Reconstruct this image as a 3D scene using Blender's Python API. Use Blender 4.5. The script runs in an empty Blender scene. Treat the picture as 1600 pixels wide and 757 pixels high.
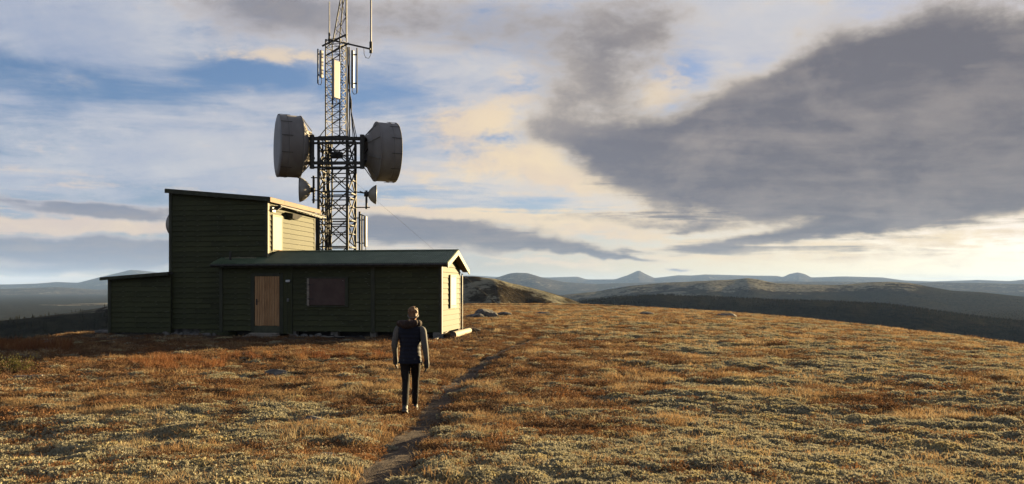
import bpy, bmesh, math, random
import numpy as np
from mathutils import Vector, Matrix, Euler

random.seed(7)
RNG = np.random.default_rng(11)
scene = bpy.context.scene
R = math.radians
COL = scene.collection

# ------------------------------------------------------------------ camera
F, PX0, PY0 = 1232.0, 800.0, 450.0          # focal length, centre column, horizon row (photo pixels)
cam_d = bpy.data.cameras.new("camera")
cam = bpy.data.objects.new("camera", cam_d)
COL.objects.link(cam)
cam.location = (0, 0, 0)
cam.rotation_euler = (R(90), 0, 0)
cam_d.sensor_width = 36.0
cam_d.lens = 36.0 * F / 1600.0
cam_d.shift_y = (PY0 - 378.5) / 1600.0
cam_d.clip_start = 0.1
cam_d.clip_end = 90000
scene.camera = cam

# ------------------------------------------------------------------ sun and sky
SUN_AZ, SUN_EL = R(46), R(7.5)              # to the right of the view direction, low
EXPOSURE = 2.55
SKY_STRENGTH = 0.05
sun_d = bpy.data.lights.new("sun", 'SUN')
sun_d.energy = 5.0
sun_d.angle = R(0.6)
sun_d.color = (1.0, 0.745, 0.39)
sun = bpy.data.objects.new("sun", sun_d)
COL.objects.link(sun)
SUN_DIR = Vector((math.sin(SUN_AZ) * math.cos(SUN_EL), math.cos(SUN_AZ) * math.cos(SUN_EL), math.sin(SUN_EL)))
sun.rotation_euler = SUN_DIR.to_track_quat('Z', 'Y').to_euler()
sun.location = SUN_DIR * 60

scene.view_settings.view_transform = 'Standard'
scene.view_settings.look = 'None'
scene.view_settings.gamma = 1.0
scene.view_settings.use_curve_mapping = False
scene.view_settings.exposure = EXPOSURE
scene.render.engine = 'CYCLES'
scene.cycles.use_denoising = True
scene.cycles.max_bounces = 6
scene.cycles.diffuse_bounces = 3
scene.cycles.transparent_max_bounces = 6
scene.cycles.volume_bounces = 0


class X:
    """tiny expression helper: each operation adds one Math node"""
    nt = None

    def __init__(self, s): self.s = s

    @staticmethod
    def op(o, a, b=None, c=None, clamp=False):
        n = X.nt.nodes.new('ShaderNodeMath'); n.operation = o; n.use_clamp = clamp
        for i, v in enumerate((a, b, c)):
            if v is None: continue
            if isinstance(v, X): X.nt.links.new(v.s, n.inputs[i])
            else: n.inputs[i].default_value = float(v)
        return X(n.outputs[0])

    def __add__(s, o): return X.op('ADD', s, o)
    __radd__ = __add__
    def __sub__(s, o): return X.op('SUBTRACT', s, o)
    def __rsub__(s, o): return X.op('SUBTRACT', o, s)
    def __mul__(s, o): return X.op('MULTIPLY', s, o)
    __rmul__ = __mul__
    def __truediv__(s, o): return X.op('DIVIDE', s, o)
    def ma(s, m, a): return X.op('MULTIPLY_ADD', s, m, a)
    def max(s, o): return X.op('MAXIMUM', s, o)
    def min(s, o): return X.op('MINIMUM', s, o)
    def clamp(s): return X.op('ADD', s, 0, clamp=True)

    def ss(s, lo, hi):
        n = X.nt.nodes.new('ShaderNodeMapRange'); n.interpolation_type = 'SMOOTHSTEP'
        X.nt.links.new(s.s, n.inputs['Value'])
        n.inputs['From Min'].default_value = lo; n.inputs['From Max'].default_value = hi
        return X(n.outputs['Result'])


def vec(*c):
    n = X.nt.nodes.new('ShaderNodeCombineXYZ')
    for i, v in enumerate(c):
        if isinstance(v, X): X.nt.links.new(v.s, n.inputs[i])
        else: n.inputs[i].default_value = float(v)
    return n.outputs[0]


def xnoise(v, scale, detail=6.0, rough=0.55, dist=0.0):
    n = X.nt.nodes.new('ShaderNodeTexNoise')
    X.nt.links.new(v, n.inputs['Vector'])
    n.inputs['Scale'].default_value = scale
    n.inputs['Detail'].default_value = detail
    n.inputs['Roughness'].default_value = rough
    n.inputs['Distortion'].default_value = dist
    return X(n.outputs['Fac'])


def xmix(f, a, b):
    n = X.nt.nodes.new('ShaderNodeMix'); n.data_type = 'RGBA'
    if isinstance(f, X): X.nt.links.new(f.s, n.inputs[0])
    else: n.inputs[0].default_value = f
    for i, v in ((6, a), (7, b)):
        if isinstance(v, (tuple, list)): n.inputs[i].default_value = (*v[:3], 1)
        else: X.nt.links.new(v, n.inputs[i])
    return n.outputs[2]


def s2l(r, g, b):
    return tuple((c / 255 / 12.92) if c / 255 < 0.04045 else ((c / 255 + 0.055) / 1.055) ** 2.4 for c in (r, g, b))


def build_world():
    w = bpy.data.worlds.new("World"); scene.world = w
    w.use_nodes = True
    nt = w.node_tree; nt.nodes.clear(); X.nt = nt
    out = nt.nodes.new('ShaderNodeOutputWorld')
    bg = nt.nodes.new('ShaderNodeBackground')
    nt.links.new(bg.outputs[0], out.inputs[0])
    sky = nt.nodes.new('ShaderNodeTexSky'); sky.sky_type = 'NISHITA'
    sky.sun_disc = False
    sky.sun_elevation = SUN_EL
    sky.sun_rotation = SUN_AZ
    sky.altitude = 900; sky.air_density = 1.0; sky.dust_density = 2.0; sky.ozone_density = 3.0
    bg.inputs['Strength'].default_value = SKY_STRENGTH
    K = 1.0 / (SKY_STRENGTH * 2 ** EXPOSURE)           # display colour -> sky node units

    def C(r, g, b, k=1.0):
        return tuple(c * K * k for c in s2l(r, g, b))
    tc = nt.nodes.new('ShaderNodeTexCoord')
    sep = nt.nodes.new('ShaderNodeSeparateXYZ')
    nt.links.new(tc.outputs['Generated'], sep.inputs[0])
    x, y, z = (X(sep.outputs[i]) for i in range(3))
    az = X.op('ARCTAN2', x, y)
    el = X.op('ARCSINE', z)
    direc = tc.outputs['Generated']
    # cloud layers as seen from below: flat sheets compress towards the horizon
    zz = z.max(0.0) + 0.10
    flat = vec(x / zz, y / zz, 0.0)
    # warped angles for ragged outlines
    w1 = xnoise(direc, 5.0, 5, 0.6)
    w2 = xnoise(vec(x + 7.3, y, z), 5.0, 5, 0.6)
    a = az + (w1 - 0.5) * 0.10
    e = el + (w2 - 0.5) * 0.06
    lump = xnoise(vec(x, y, z * 1.9), 7.0, 10, 0.66, 0.3)
    fine = xnoise(flat, 2.4, 10, 0.64, 0.5)
    streak = xnoise(vec(x / zz * 0.45, y / zz, 2.0), 1.5, 10, 0.64, 0.8)
    bill = xnoise(vec(x, y, z * 2.2), 24.0, 8, 0.66, 0.2)
    # density sampled a little towards the sun, for lit edges
    sx, sy, sz = SUN_DIR
    lump_s = xnoise(vec(x + sx * 0.035, y + sy * 0.035 , (z - 0.02) * 1.7), 7.0, 6, 0.6, 0.3)
    lit = ((lump - lump_s) * 5.0 + 0.5).clamp()

    def blob(px, py, rx, ry, rot=0.0, amp=1.0):
        u = (px - PX0) / F
        A = math.atan(u); ca = math.cos(A)
        E = math.atan((PY0 - py) / F * ca)
        RX = rx / F * ca * ca; RY = ry / F * ca
        c, s = math.cos(R(rot)), math.sin(R(rot))
        p = a.ma(c / RX, e.ma(s / RX, -(A * c + E * s) / RX))
        q = a.ma(-s / RY, e.ma(c / RY, -(-A * s + E * c) / RY))
        d = X.op('MULTIPLY', p, p)
        d = X.op('MULTIPLY_ADD', q, q, d)
        g = X.op('POWER', 2.718, d * -1.0)
        return g if amp == 1.0 else g * amp

    def total(bl):
        t = None
        for b in bl:
            g = blob(*b)
            t = g if t is None else t + g
        return t

    blue_gap = total([(150, 125, 260, 34, 2, .9), (400, 118, 150, 22, -6, .8), (1075, 185, 70, 30, 0, 1.0), (60, 215, 180, 26, 3, .5),
                      (640, 150, 110, 40, 0, .55), (560, 290, 120, 18, 0, .4), (860, 325, 60, 14, 0, .9), (1060, 90, 50, 40, 0, .7), (850, 110, 50, 60, 0, .4)])
    veil_b = total([(60, 60, 260, 60, 0, .7), (200, 220, 320, 60, 0, .45), (1180, 40, 140, 60, 0, .7), (430, 330, 300, 60, 0, .4), (1000, 330, 150, 40, 0, .4)])
    cream_b = total([(725, 194, 75, 26, 0, 1.05), (815, 256, 120, 28, -8, 1.05), (910, 284, 80, 16, 0, 1.0), (650, 265, 40, 12, 0, .5), (880, 240, 60, 22, 0, .7), (65, 345, 170, 15, -3, 1.35), (200, 352, 110, 13, -4, 1.1), (60, 436, 200, 8, 0, .9),
                     (690, 340, 120, 12, -6, .95), (830, 352, 80, 10, -6, .6), (1010, 345, 130, 18, 0, .55), (860, 415, 120, 8, 0, .8), (60, 432, 130, 7, 0, .7),
                     (450, 92, 110, 14, 0, .6), (100, 140, 60, 22, 0, .35), (1030, 140, 60, 40, 50, .8),  (960, 365, 100, 14, 0, .6), (560, 30, 80, 20, 0, .4), (800, 140, 60, 50, 50, .5)])
    dark_b = total([(1460, 140, 330, 118, 12, 1.35), (1215, 222, 205, 84, 14, 1.2), (1560, 258, 250, 78, 0, 1.25), (1300, 300, 220, 48, -4, 1.05),
                    (1090, 240, 110, 36, 0, .75), (1310, 125, 150, 62, 22, .9), (1120, 195, 80, 44, 20, .6), (1180, 372, 140, 9, 3, .75), (1420, 340, 160, 18, 6, .8),
                    (985, 30, 120, 85, 10, .62), (925, 150, 85, 80, 25, .70), (970, 228, 130, 40, 0, .66), (845, 205, 50, 34, 0, .28), (1060, 255, 120, 40, 0, .6),
                    (410, 14, 130, 44, 0, .78), (600, 36, 200, 52, 0, .50), (790, 30, 120, 60, 0, .42),
                    (90, 384, 240, 20, -2, 1.3), (230, 400, 170, 20, 0, 1.1), (70, 312, 200, 9, -6, .85), (180, 336, 120, 8, -6, .7), (200, 330, 90, 10, -8, .7), (60, 418, 160, 9, 0, .8),
                    (690, 366, 170, 22, -3, 1.35), (600, 352, 90, 20, -6, 1.0), (850, 388, 120, 10, -2, .95), (960, 398, 70, 4, -2, .7), (1050, 411, 26, 3, 0, .8), (770, 400, 120, 8, 0, .5), (1480, 436, 110, 4, 0, .35),
                    (100, 130, 55, 26, 0, .35), (920, 345, 100, 8, 0, .4), (1060, 352, 90, 8, 0, .5)])
    # low layered cloud all round the horizon
    low = el.ss(0.012, 0.045) * (1.0 - el.ss(0.09, 0.17))
    layers = xnoise(vec(az * 3.0, el * 34.0, 4.0), 1.6, 9, 0.62, 0.4)
    lay2 = xnoise(vec(az * 3.0 + 0.10, el * 34.0 - 0.35, 4.0), 1.6, 9, 0.62, 0.4)
    cream_b = cream_b + low * (layers - 0.42).ss(0.0, 0.2) * 0.75
    dark_b = dark_b + low * (lay2 - 0.50).ss(0.0, 0.2) * 0.55
    # the same broken cloud goes on outside the picture
    side = (X.op('ABSOLUTE', az) - 0.62).ss(0.0, 0.25)
    else_d = (fine - 0.46).ss(0.0, 0.22) * 0.95 * side

    def vm(o, p, q):
        n = nt.nodes.new('ShaderNodeVectorMath'); n.operation = o
        for i, v in enumerate((p, q)):
            if isinstance(v, tuple): n.inputs[i].default_value = v
            else: nt.links.new(v, n.inputs[i])
        return n.outputs[0]
    glow = X.op('COSINE', az - SUN_AZ).ss(0.55, 1.0) * el.ss(0.16, 0.01)
    raw = vm('MULTIPLY', sky.outputs[0], xmix(glow, (0.62, 0.62, 0.74), (1.30, 1.10, 0.64)))
    m = 0.62 / K
    col = vm('DIVIDE', raw, vm('ADD', vm('MULTIPLY', raw, (m, m * 1.05, m * 0.85)), (1.0, 1.0, 1.0)))
    # high thin veil
    veil = (streak * 1.25 + (fine - 0.5) * 0.9 + (bill - 0.5) * 0.25 + veil_b * 0.42 - blue_gap * 0.48 - 0.24).ss(0.0, 0.55)
    hz = el.ss(0.13, 0.02)
    warm = X.op('COSINE', az - SUN_AZ).ss(0.2, 1.0)
    warm_low = warm * (el.ss(0.34, 0.12) * 0.7 + 0.3)
    veil_col = xmix(warm_low, xmix(((lump - 0.5) * 2.2 + (streak - 0.5) * 1.5 + 0.5).clamp(), C(160, 172, 198), C(208, 208, 212)), C(236, 222, 204))
    col = xmix(veil * (1.0 - hz * 0.75) * 0.86, col, veil_col)
    # bright sunlit cloud
    cr = (cream_b * 0.95 + (lump - 0.5) * 1.5 + (fine - 0.5) * 1.0 + (bill - 0.5) * 1.3).ss(0.22, 0.92)
    cream_col = xmix(warm_low * 0.6 + lit * 0.4, C(218, 198, 184), C(250, 226, 184))
    col = xmix(cr * 0.92, col, cream_col)
    # thick grey cloud with bright thin edges
    dd = dark_b.min(1.3) + else_d + (lump - 0.5) * 1.25 + (fine - 0.5) * 0.6 + (streak - 0.5) * 0.4 + (bill - 0.5) * 0.6
    dm = dd.ss(0.14, 0.84)
    core = dd.ss(0.26, 1.10)
    edge_col = xmix(warm_low, C(196, 190, 192), C(246, 226, 192))
    grey = xmix(warm, C(134, 140, 158), C(112, 110, 118))
    grey = xmix(((lit - 0.5) * 0.45 + (fine - 0.5) * 0.9 + (bill - 0.5) * 0.8 + (streak - 0.5) * 1.6 + 0.24).clamp() * 0.7, grey, C(172, 162, 156))
    dcol = xmix(core, edge_col, grey)
    col = xmix(dm, col, dcol)
    nt.links.new(col, bg.inputs['Color'])
    w.cycles.sampling_method = 'MANUAL'
    w.cycles.sample_map_resolution = 256


build_world()

# ------------------------------------------------------------------ helpers
def link(o, parent=None):
    COL.objects.link(o)
    if parent is not None: o.parent = parent
    return o


def tag(o, label=None, cat=None, group=None, kind=None):
    if label: o['label'] = label
    if cat: o['category'] = cat
    if group: o['group'] = group
    if kind: o['kind'] = kind
    return o


def empty(name, loc, rz=0.0, label=None, cat=None, group=None):
    o = bpy.data.objects.new(name, None); COL.objects.link(o)
    o.empty_display_size = 0.3
    o.location = loc; o.rotation_euler = (0, 0, rz)
    return tag(o, label, cat, group)


def frame_from(d):
    """two unit vectors across direction d"""
    d = Vector(d).normalized()
    up = Vector((0, 0, 1)) if abs(d.z) < 0.95 else Vector((1, 0, 0))
    s = d.cross(up).normalized()
    return s, s.cross(d).normalized()


class MB:
    def __init__(self): self.v = []; self.f = []; self.sm = []

    def add(self, vs, fs, smooth=False):
        o = len(self.v)
        self.v += [tuple(p) for p in vs]
        self.f += [tuple(i + o for i in f) for f in fs]
        self.sm += [smooth] * len(fs)
        return self

    def box(self, x0, x1, y0, y1, z0, z1):
        vs = [(x, y, z) for z in (z0, z1) for y in (y0, y1) for x in (x0, x1)]
        return self.add(vs, [(0, 2, 3, 1), (4, 5, 7, 6), (0, 1, 5, 4), (2, 6, 7, 3), (0, 4, 6, 2), (1, 3, 7, 5)])

    def prism(self, poly, axis, a0, a1):
        """closed polygon (2D) pushed along an axis 'x','y' or 'z'"""
        def P(p, a):
            return (a, p[0], p[1]) if axis == 'x' else (p[0], a, p[1]) if axis == 'y' else (p[0], p[1], a)
        n = len(poly)
        vs = [P(p, a0) for p in poly] + [P(p, a1) for p in poly]
        fs = [(i, (i + 1) % n, n + (i + 1) % n, n + i) for i in range(n)] + [tuple(range(n))[::-1], tuple(range(n, 2 * n))]
        return self.add(vs, fs)

    def bar(self, p0, p1, w, h):
        p0, p1 = Vector(p0), Vector(p1)
        s, u = frame_from(p1 - p0)
        vs = [p + s * (a * w / 2) + u * (b * h / 2) for p in (p0, p1) for a, b in ((-1, -1), (1, -1), (1, 1), (-1, 1))]
        return self.add(vs, [(0, 1, 2, 3)[::-1], (4, 5, 6, 7), (0, 1, 5, 4), (1, 2, 6, 5), (2, 3, 7, 6), (3, 0, 4, 7)])

    def tube(self, pts, r, n=8, caps=True):
        pts = [Vector(p) for p in pts]
        rs = r if isinstance(r, (list, tuple)) else [r] * len(pts)
        o = len(self.v); vs = []; fs = []
        s0 = None
        for i, p in enumerate(pts):
            d = (pts[min(i + 1, len(pts) - 1)] - pts[max(i - 1, 0)])
            if s0 is None:
                s, u = frame_from(d)
            else:
                dn = d.normalized(); s = (s0 - dn * s0.dot(dn)).normalized(); u = dn.cross(s) * -1.0
                u = s.cross(dn)
            s0 = s
            for k in range(n):
                t = 2 * math.pi * k / n
                vs.append(p + (s * math.cos(t) + u * math.sin(t)) * rs[i])
        for i in range(len(pts) - 1):
            for k in range(n):
                fs.append((i * n + k, i * n + (k + 1) % n, (i + 1) * n + (k + 1) % n, (i + 1) * n + k))
        self.add(vs, fs, True)
        if caps:
            m = len(pts) - 1
            self.add([vs[k] for k in range(n)], [tuple(range(n))[::-1]])
            self.add([vs[m * n + k] for k in range(n)], [tuple(range(n))])
        return self

    def lathe(self, prof, org, d, n=40, smooth=True, close=False):
        """profile [(distance along d, radius)], turned about d"""
        org, d = Vector(org), Vector(d).normalized()
        s, u = frame_from(d)
        vs = []; fs = []
        m = len(prof)
        for (a, r) in prof:
            for k in range(n):
                t = 2 * math.pi * k / n
                vs.append(org + d * a + (s * math.cos(t) + u * math.sin(t)) * r)
        rng = range(m) if close else range(m - 1)
        for i in rng:
            j = (i + 1) % m
            for k in range(n):
                fs.append((i * n + k, i * n + (k + 1) % n, j * n + (k + 1) % n, j * n + k))
        return self.add(vs, fs, smooth)

    def mesh(self, name, mat):
        me = bpy.data.meshes.new(name)
        me.from_pydata(self.v, [], self.f)
        me.polygons.foreach_set('use_smooth', self.sm)
        if mat is not None: me.materials.append(mat)
        me.update()
        return me

    def build(self, name, mat, parent=None):
        me = self.mesh(name, mat)
        bm = bmesh.new(); bm.from_mesh(me)
        bmesh.ops.recalc_face_normals(bm, faces=bm.faces[:])
        bm.to_mesh(me); bm.free()
        return link(bpy.data.objects.new(name, me), parent)


def bevel(o, w=0.006, seg=1):
    m = o.modifiers.new('bevel', 'BEVEL'); m.width = w; m.segments = seg; m.limit_method = 'ANGLE'
    return o


# ------------------------------------------------------------------ materials
MATS = {}


def new_mat(name):
    m = bpy.data.materials.new(name); m.use_nodes = True
    nt = m.node_tree; nt.nodes.clear(); X.nt = nt
    out = nt.nodes.new('ShaderNodeOutputMaterial')
    b = nt.nodes.new('ShaderNodeBsdfPrincipled')
    nt.links.new(b.outputs[0], out.inputs[0])
    MATS[name] = m
    return m, nt, b


def obj_coord(nt, scale=(1, 1, 1), kind='Object'):
    tc = nt.nodes.new('ShaderNodeTexCoord')
    mp = nt.nodes.new('ShaderNodeMapping')
    mp.inputs['Scale'].default_value = scale
    nt.links.new(tc.outputs[kind], mp.inputs[0])
    return mp.outputs[0]


def obj_random(nt):
    n = nt.nodes.new('ShaderNodeObjectInfo')
    return X(n.outputs['Random'])


def add_bump(nt, b, h, strength=0.4, dist=0.01):
    n = nt.nodes.new('ShaderNodeBump')
    n.inputs['Strength'].default_value = strength
    n.inputs['Distance'].default_value = dist
    nt.links.new(h.s, n.inputs['Height'])
    nt.links.new(n.outputs[0], b.inputs['Normal'])


def simple(name, c0, c1, scale=6.0, rough=0.7, metal=0.0, stretch=(1, 1, 1), bump=0.0, rand=0.0, spec=0.3, detail=5):
    """two-tone weathered surface"""
    m, nt, b = new_mat(name)
    v = obj_coord(nt, stretch)
    n = xnoise(v, scale, detail, 0.6)
    f = n.ss(0.32, 0.70)
    if rand:
        f = (f * (1 - rand) + obj_random(nt) * rand).clamp()
    nt.links.new(xmix(f, c0, c1), b.inputs['Base Color'])
    b.inputs['Roughness'].default_value = rough
    b.inputs['Metallic'].default_value = metal
    b.inputs['Specular IOR Level'].default_value = spec
    if bump: add_bump(nt, b, xnoise(v, scale * 6, 4, 0.6), bump, 0.01)
    return m


def wood_paint():
    """old green-brown stain on boards: grain, streaks and a few bare flecks"""
    m, nt, b = new_mat('green_stained_wood')
    v = obj_coord(nt, (0.6, 0.6, 9.0))
    grain = xnoise(v, 5.0, 8, 0.65)
    tc = nt.nodes.new('ShaderNodeTexCoord')
    blot = xnoise(tc.outputs['Object'], 1.1, 5, 0.6)
    r = obj_random(nt)
    base = xmix((blot.ss(0.3, 0.7) * 0.5 + r * 0.5).clamp(), (0.017, 0.0205, 0.0085), (0.038, 0.042, 0.0155))
    base = xmix(grain.ss(0.42, 0.75) * 0.5, base, (0.072, 0.072, 0.028))
    fleck = xnoise(obj_coord(nt, (1.4, 1.4, 16.0)), 2.0, 3, 0.5)
    base = xmix((fleck - 0.69).ss(0.0, 0.02) * 0.55, base, (0.25, 0.24, 0.20))
    nt.links.new(base, b.inputs['Base Color'])
    b.inputs['Roughness'].default_value = 0.75
    b.inputs['Specular IOR Level'].default_value = 0.25
    add_bump(nt, b, grain, 0.5, 0.006)
    return m


wood_paint()
simple('dark_trim', (0.022, 0.025, 0.015), (0.040, 0.043, 0.025), 4, 0.7, stretch=(1, 1, 0.3), bump=0.2)
simple('pale_trim', (0.12, 0.115, 0.072), (0.17, 0.16, 0.105), 5, 0.7, bump=0.2)
simple('fascia_wood', (0.085, 0.050, 0.028), (0.155, 0.098, 0.055), 7, 0.75, stretch=(1, 1, 6), bump=0.4, rand=0.5)
simple('door_wood', (0.20, 0.105, 0.045), (0.40, 0.235, 0.11), 5, 0.65, stretch=(7, 7, 0.5), bump=0.4, rand=0.35)
simple('door_base', (0.035, 0.04, 0.025), (0.06, 0.06, 0.035), 5, 0.7)
simple('shutter_brown', (0.045, 0.026, 0.021), (0.066, 0.041, 0.034), 3, 0.6, bump=0.1)
simple('shutter_beige', (0.175, 0.118, 0.078), (0.215, 0.150, 0.100), 3, 0.65, bump=0.1)
simple('roof_green', (0.050, 0.076, 0.044), (0.076, 0.104, 0.064), 2.0, 0.55, metal=0.0, spec=0.25, bump=0.06)
simple('roof_felt', (0.035, 0.035, 0.033), (0.06, 0.058, 0.052), 4, 0.9, bump=0.4)
simple('steel_dark', (0.016, 0.018, 0.018), (0.044, 0.042, 0.037), 5, 0.65, spec=0.25)
simple('steel_galvanised', (0.10, 0.105, 0.105), (0.19, 0.19, 0.185), 6, 0.5, metal=0.5)
simple('drum_grey', (0.128, 0.120, 0.116), (0.168, 0.160, 0.155), 1.4, 0.7, stretch=(1, 1, 0.35), bump=0.05)
simple('radome_grey', (0.16, 0.172, 0.185), (0.21, 0.22, 0.23), 0.8, 0.6)
simple('antenna_white', (0.18, 0.175, 0.16), (0.25, 0.243, 0.225), 3, 0.45, spec=0.5)
simple('rubber_black', (0.014, 0.014, 0.015), (0.03, 0.03, 0.03), 4, 0.6)
simple('stone_grey', (0.040, 0.039, 0.037), (0.125, 0.12, 0.108), 5, 0.9, bump=0.6)
simple('stone_block', (0.08, 0.076, 0.068), (0.15, 0.14, 0.12), 8, 0.9, bump=0.4)
simple('weathered_plank', (0.13, 0.115, 0.095), (0.24, 0.215, 0.175), 4, 0.8, stretch=(1, 8, 8), bump=0.4)
simple('birch_bark', (0.20, 0.16, 0.115), (0.34, 0.29, 0.225), 7, 0.8, stretch=(1, 4, 4), bump=0.4)
simple('dark_bark', (0.05, 0.035, 0.025), (0.10, 0.075, 0.055), 8, 0.9, bump=0.5)
simple('lamp_glass', (0.40, 0.42, 0.42), (0.50, 0.52, 0.52), 3, 0.2, spec=0.6)
simple('twig', (0.06, 0.035, 0.02), (0.12, 0.07, 0.04), 8, 0.8)


# ------------------------------------------------------------------ numpy noise
def _hash(ix, iy, seed):
    h = (ix.astype(np.int64) * 374761393 + iy.astype(np.int64) * 668265263 + seed * 974634777) & 0xFFFFFFFF
    h = ((h ^ (h >> 13)) * 1274126177) & 0xFFFFFFFF
    h = h ^ (h >> 16)
    return (h & 0xFFFF) / 65535.0 * 2 * np.pi


def gnoise(x, y, seed=0):
    ix, iy = np.floor(x), np.floor(y)
    fx, fy = x - ix, y - iy
    ux, uy = fx * fx * fx * (fx * (fx * 6 - 15) + 10), fy * fy * fy * (fy * (fy * 6 - 15) + 10)

    def g(dx, dy):
        t = _hash(ix + dx, iy + dy, seed)
        return np.cos(t) * (fx - dx) + np.sin(t) * (fy - dy)
    a = g(0, 0) * (1 - ux) + g(1, 0) * ux
    b = g(0, 1) * (1 - ux) + g(1, 1) * ux
    return (a * (1 - uy) + b * uy) * 1.45


def fbm(x, y, oct=4, seed=0, gain=0.5, lac=2.03):
    s = np.zeros_like(x, dtype=float); a = 1.0; t = 0.0
    for i in range(oct):
        s += a * gnoise(x, y, seed + i * 17); t += a
        x, y = x * lac + 3.1, y * lac + 7.7; a *= gain
    return s / t


def sstep(lo, hi, x):
    t = np.clip((x - lo) / (hi - lo), 0, 1)
    return t * t * (3 - 2 * t)


# ------------------------------------------------------------------ lie of the land
RZ_H = R(-8.5)                                         # the huts stand a little askew to the view
UX, UY = math.cos(RZ_H), math.sin(RZ_H)                # along the front, to the right
VX, VY = -UY, UX                                       # towards the back
PR = (-2.68, 30.0)                                     # right front corner of the low hut
Z0 = -1.9                                              # level ground at the huts


def hut(u, v, h=0.0):
    return Vector((PR[0] + u * UX + v * VX, PR[1] + u * UY + v * VY, Z0 + h))


# skyline of the bald hilltop: photo column -> row below the horizon
EDGE_X = [-400, 0, 60, 110, 170, 260, 420, 600, 730, 860, 980, 1080, 1130, 1250, 1380, 1510, 1600, 2100]
EDGE_Y = [100, 90, 84, 74, 71, 66, 55, 42, 29, 28.5, 31, 35, 38.5, 49.5, 63.5, 80, 93, 110]
PATH = [(-0.9, -3), (-1.0, 2), (-1.1, 5), (-1.15, 6.6), (-1.2, 8.6), (-1.26, 10.8), (-1.22, 13.5), (-1.12, 16.3), (-.75, 19.7), (-.25, 24.1), (.3, 27.5), (1.3, 31.5)]


def path_dist(x, y):
    d = np.full(np.shape(x), 1e9)
    for (x0, y0), (x1, y1) in zip(PATH[:-1], PATH[1:]):
        ex, ey = x1 - x0, y1 - y0
        t = np.clip(((x - x0) * ex + (y - y0) * ey) / (ex * ex + ey * ey), 0, 1)
        d = np.minimum(d, np.hypot(x - x0 - t * ex, y - y0 - t * ey))
    return d


RIDGES = []      # (distance, front width, back width, photo columns, photo rows)
RIDGES.append(('far', 15000, 2600, 4000,
    [-1600, -700, -300, 0, 58, 87, 122, 158, 189, 203, 218, 247, 300, 400, 500, 600, 690, 736, 756, 779, 857, 902, 916, 961, 981, 998, 1009, 1023, 1040, 1060, 1082, 1102, 1150, 1215, 1223, 1234, 1247, 1258, 1268, 1313, 1380, 1414, 1459, 1527, 1577, 1600, 1900, 2600, 4000],
    [436, 433, 441, 445, 443.6, 441, 442.5, 433, 426, 422, 423, 426, 434, 430, 436, 430, 433, 430.6, 431.5, 433, 434, 432.6, 437, 437, 430.6, 423, 429, 435, 433, 430.6, 431, 429.5, 430.3, 431.5, 433.4, 428.4, 426.2, 429, 434, 432.6, 434, 438.5, 440, 437.7, 439.6, 437.4, 431, 436, 432]))
RIDGES.append(('hump', 9000, 1500, 1600,
    [-900, -300, 0, 87, 150, 300, 500, 700, 760, 780, 796, 807, 824, 846, 880, 930, 1000, 1100, 1300, 1430, 1459, 1520, 1600, 1900, 2600],
    [450, 446, 452, 449, 453, 452, 446, 446, 441, 433, 428, 426.4, 427, 434, 441, 444, 442, 441, 440, 443, 441.5, 442.5, 444.5, 440, 446]))
RIDGES.append(('lichen_hill', 3200, 950, 900,
    [-1200, -300, 0, 165, 500, 700, 820, 880, 930, 981, 1037, 1094, 1150, 1167, 1184, 1212, 1248, 1307, 1333, 1361, 1392, 1420, 1445, 1487, 1530, 1600, 1800, 2600],
    [476, 478, 478, 475, 475, 478, 474, 461, 456, 447.5, 442, 440, 437, 434.8, 437, 443, 444.7, 446, 444, 441.3, 440.7, 442.4, 447, 454.5, 456.5, 464, 470, 466]))
RIDGES.append(('wood_ridge', 1150, 300, 330,
    [-1200, 0, 400, 700, 850, 911, 967, 1037, 1150, 1206, 1285, 1389, 1431, 1487, 1544, 1600, 1750, 2600],
    [560, 560, 545, 520, 486, 470, 464.5, 461.5, 466, 470, 471, 477, 482, 491, 499, 504, 512, 520]))
RIDGES.append(('near_hill', 430, 105, 190,
    [-1200, -300, 0, 44, 87, 131, 168, 260, 400, 560, 680, 722, 742, 773, 798, 826, 857, 886, 908, 930, 1000, 1200, 1600, 2600],
    [530, 513, 503, 497.5, 492.5, 487, 480, 468, 446, 430, 429, 431.5, 432, 436, 442.5, 449, 457, 466, 475, 484, 510, 545, 570, 580]))


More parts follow.
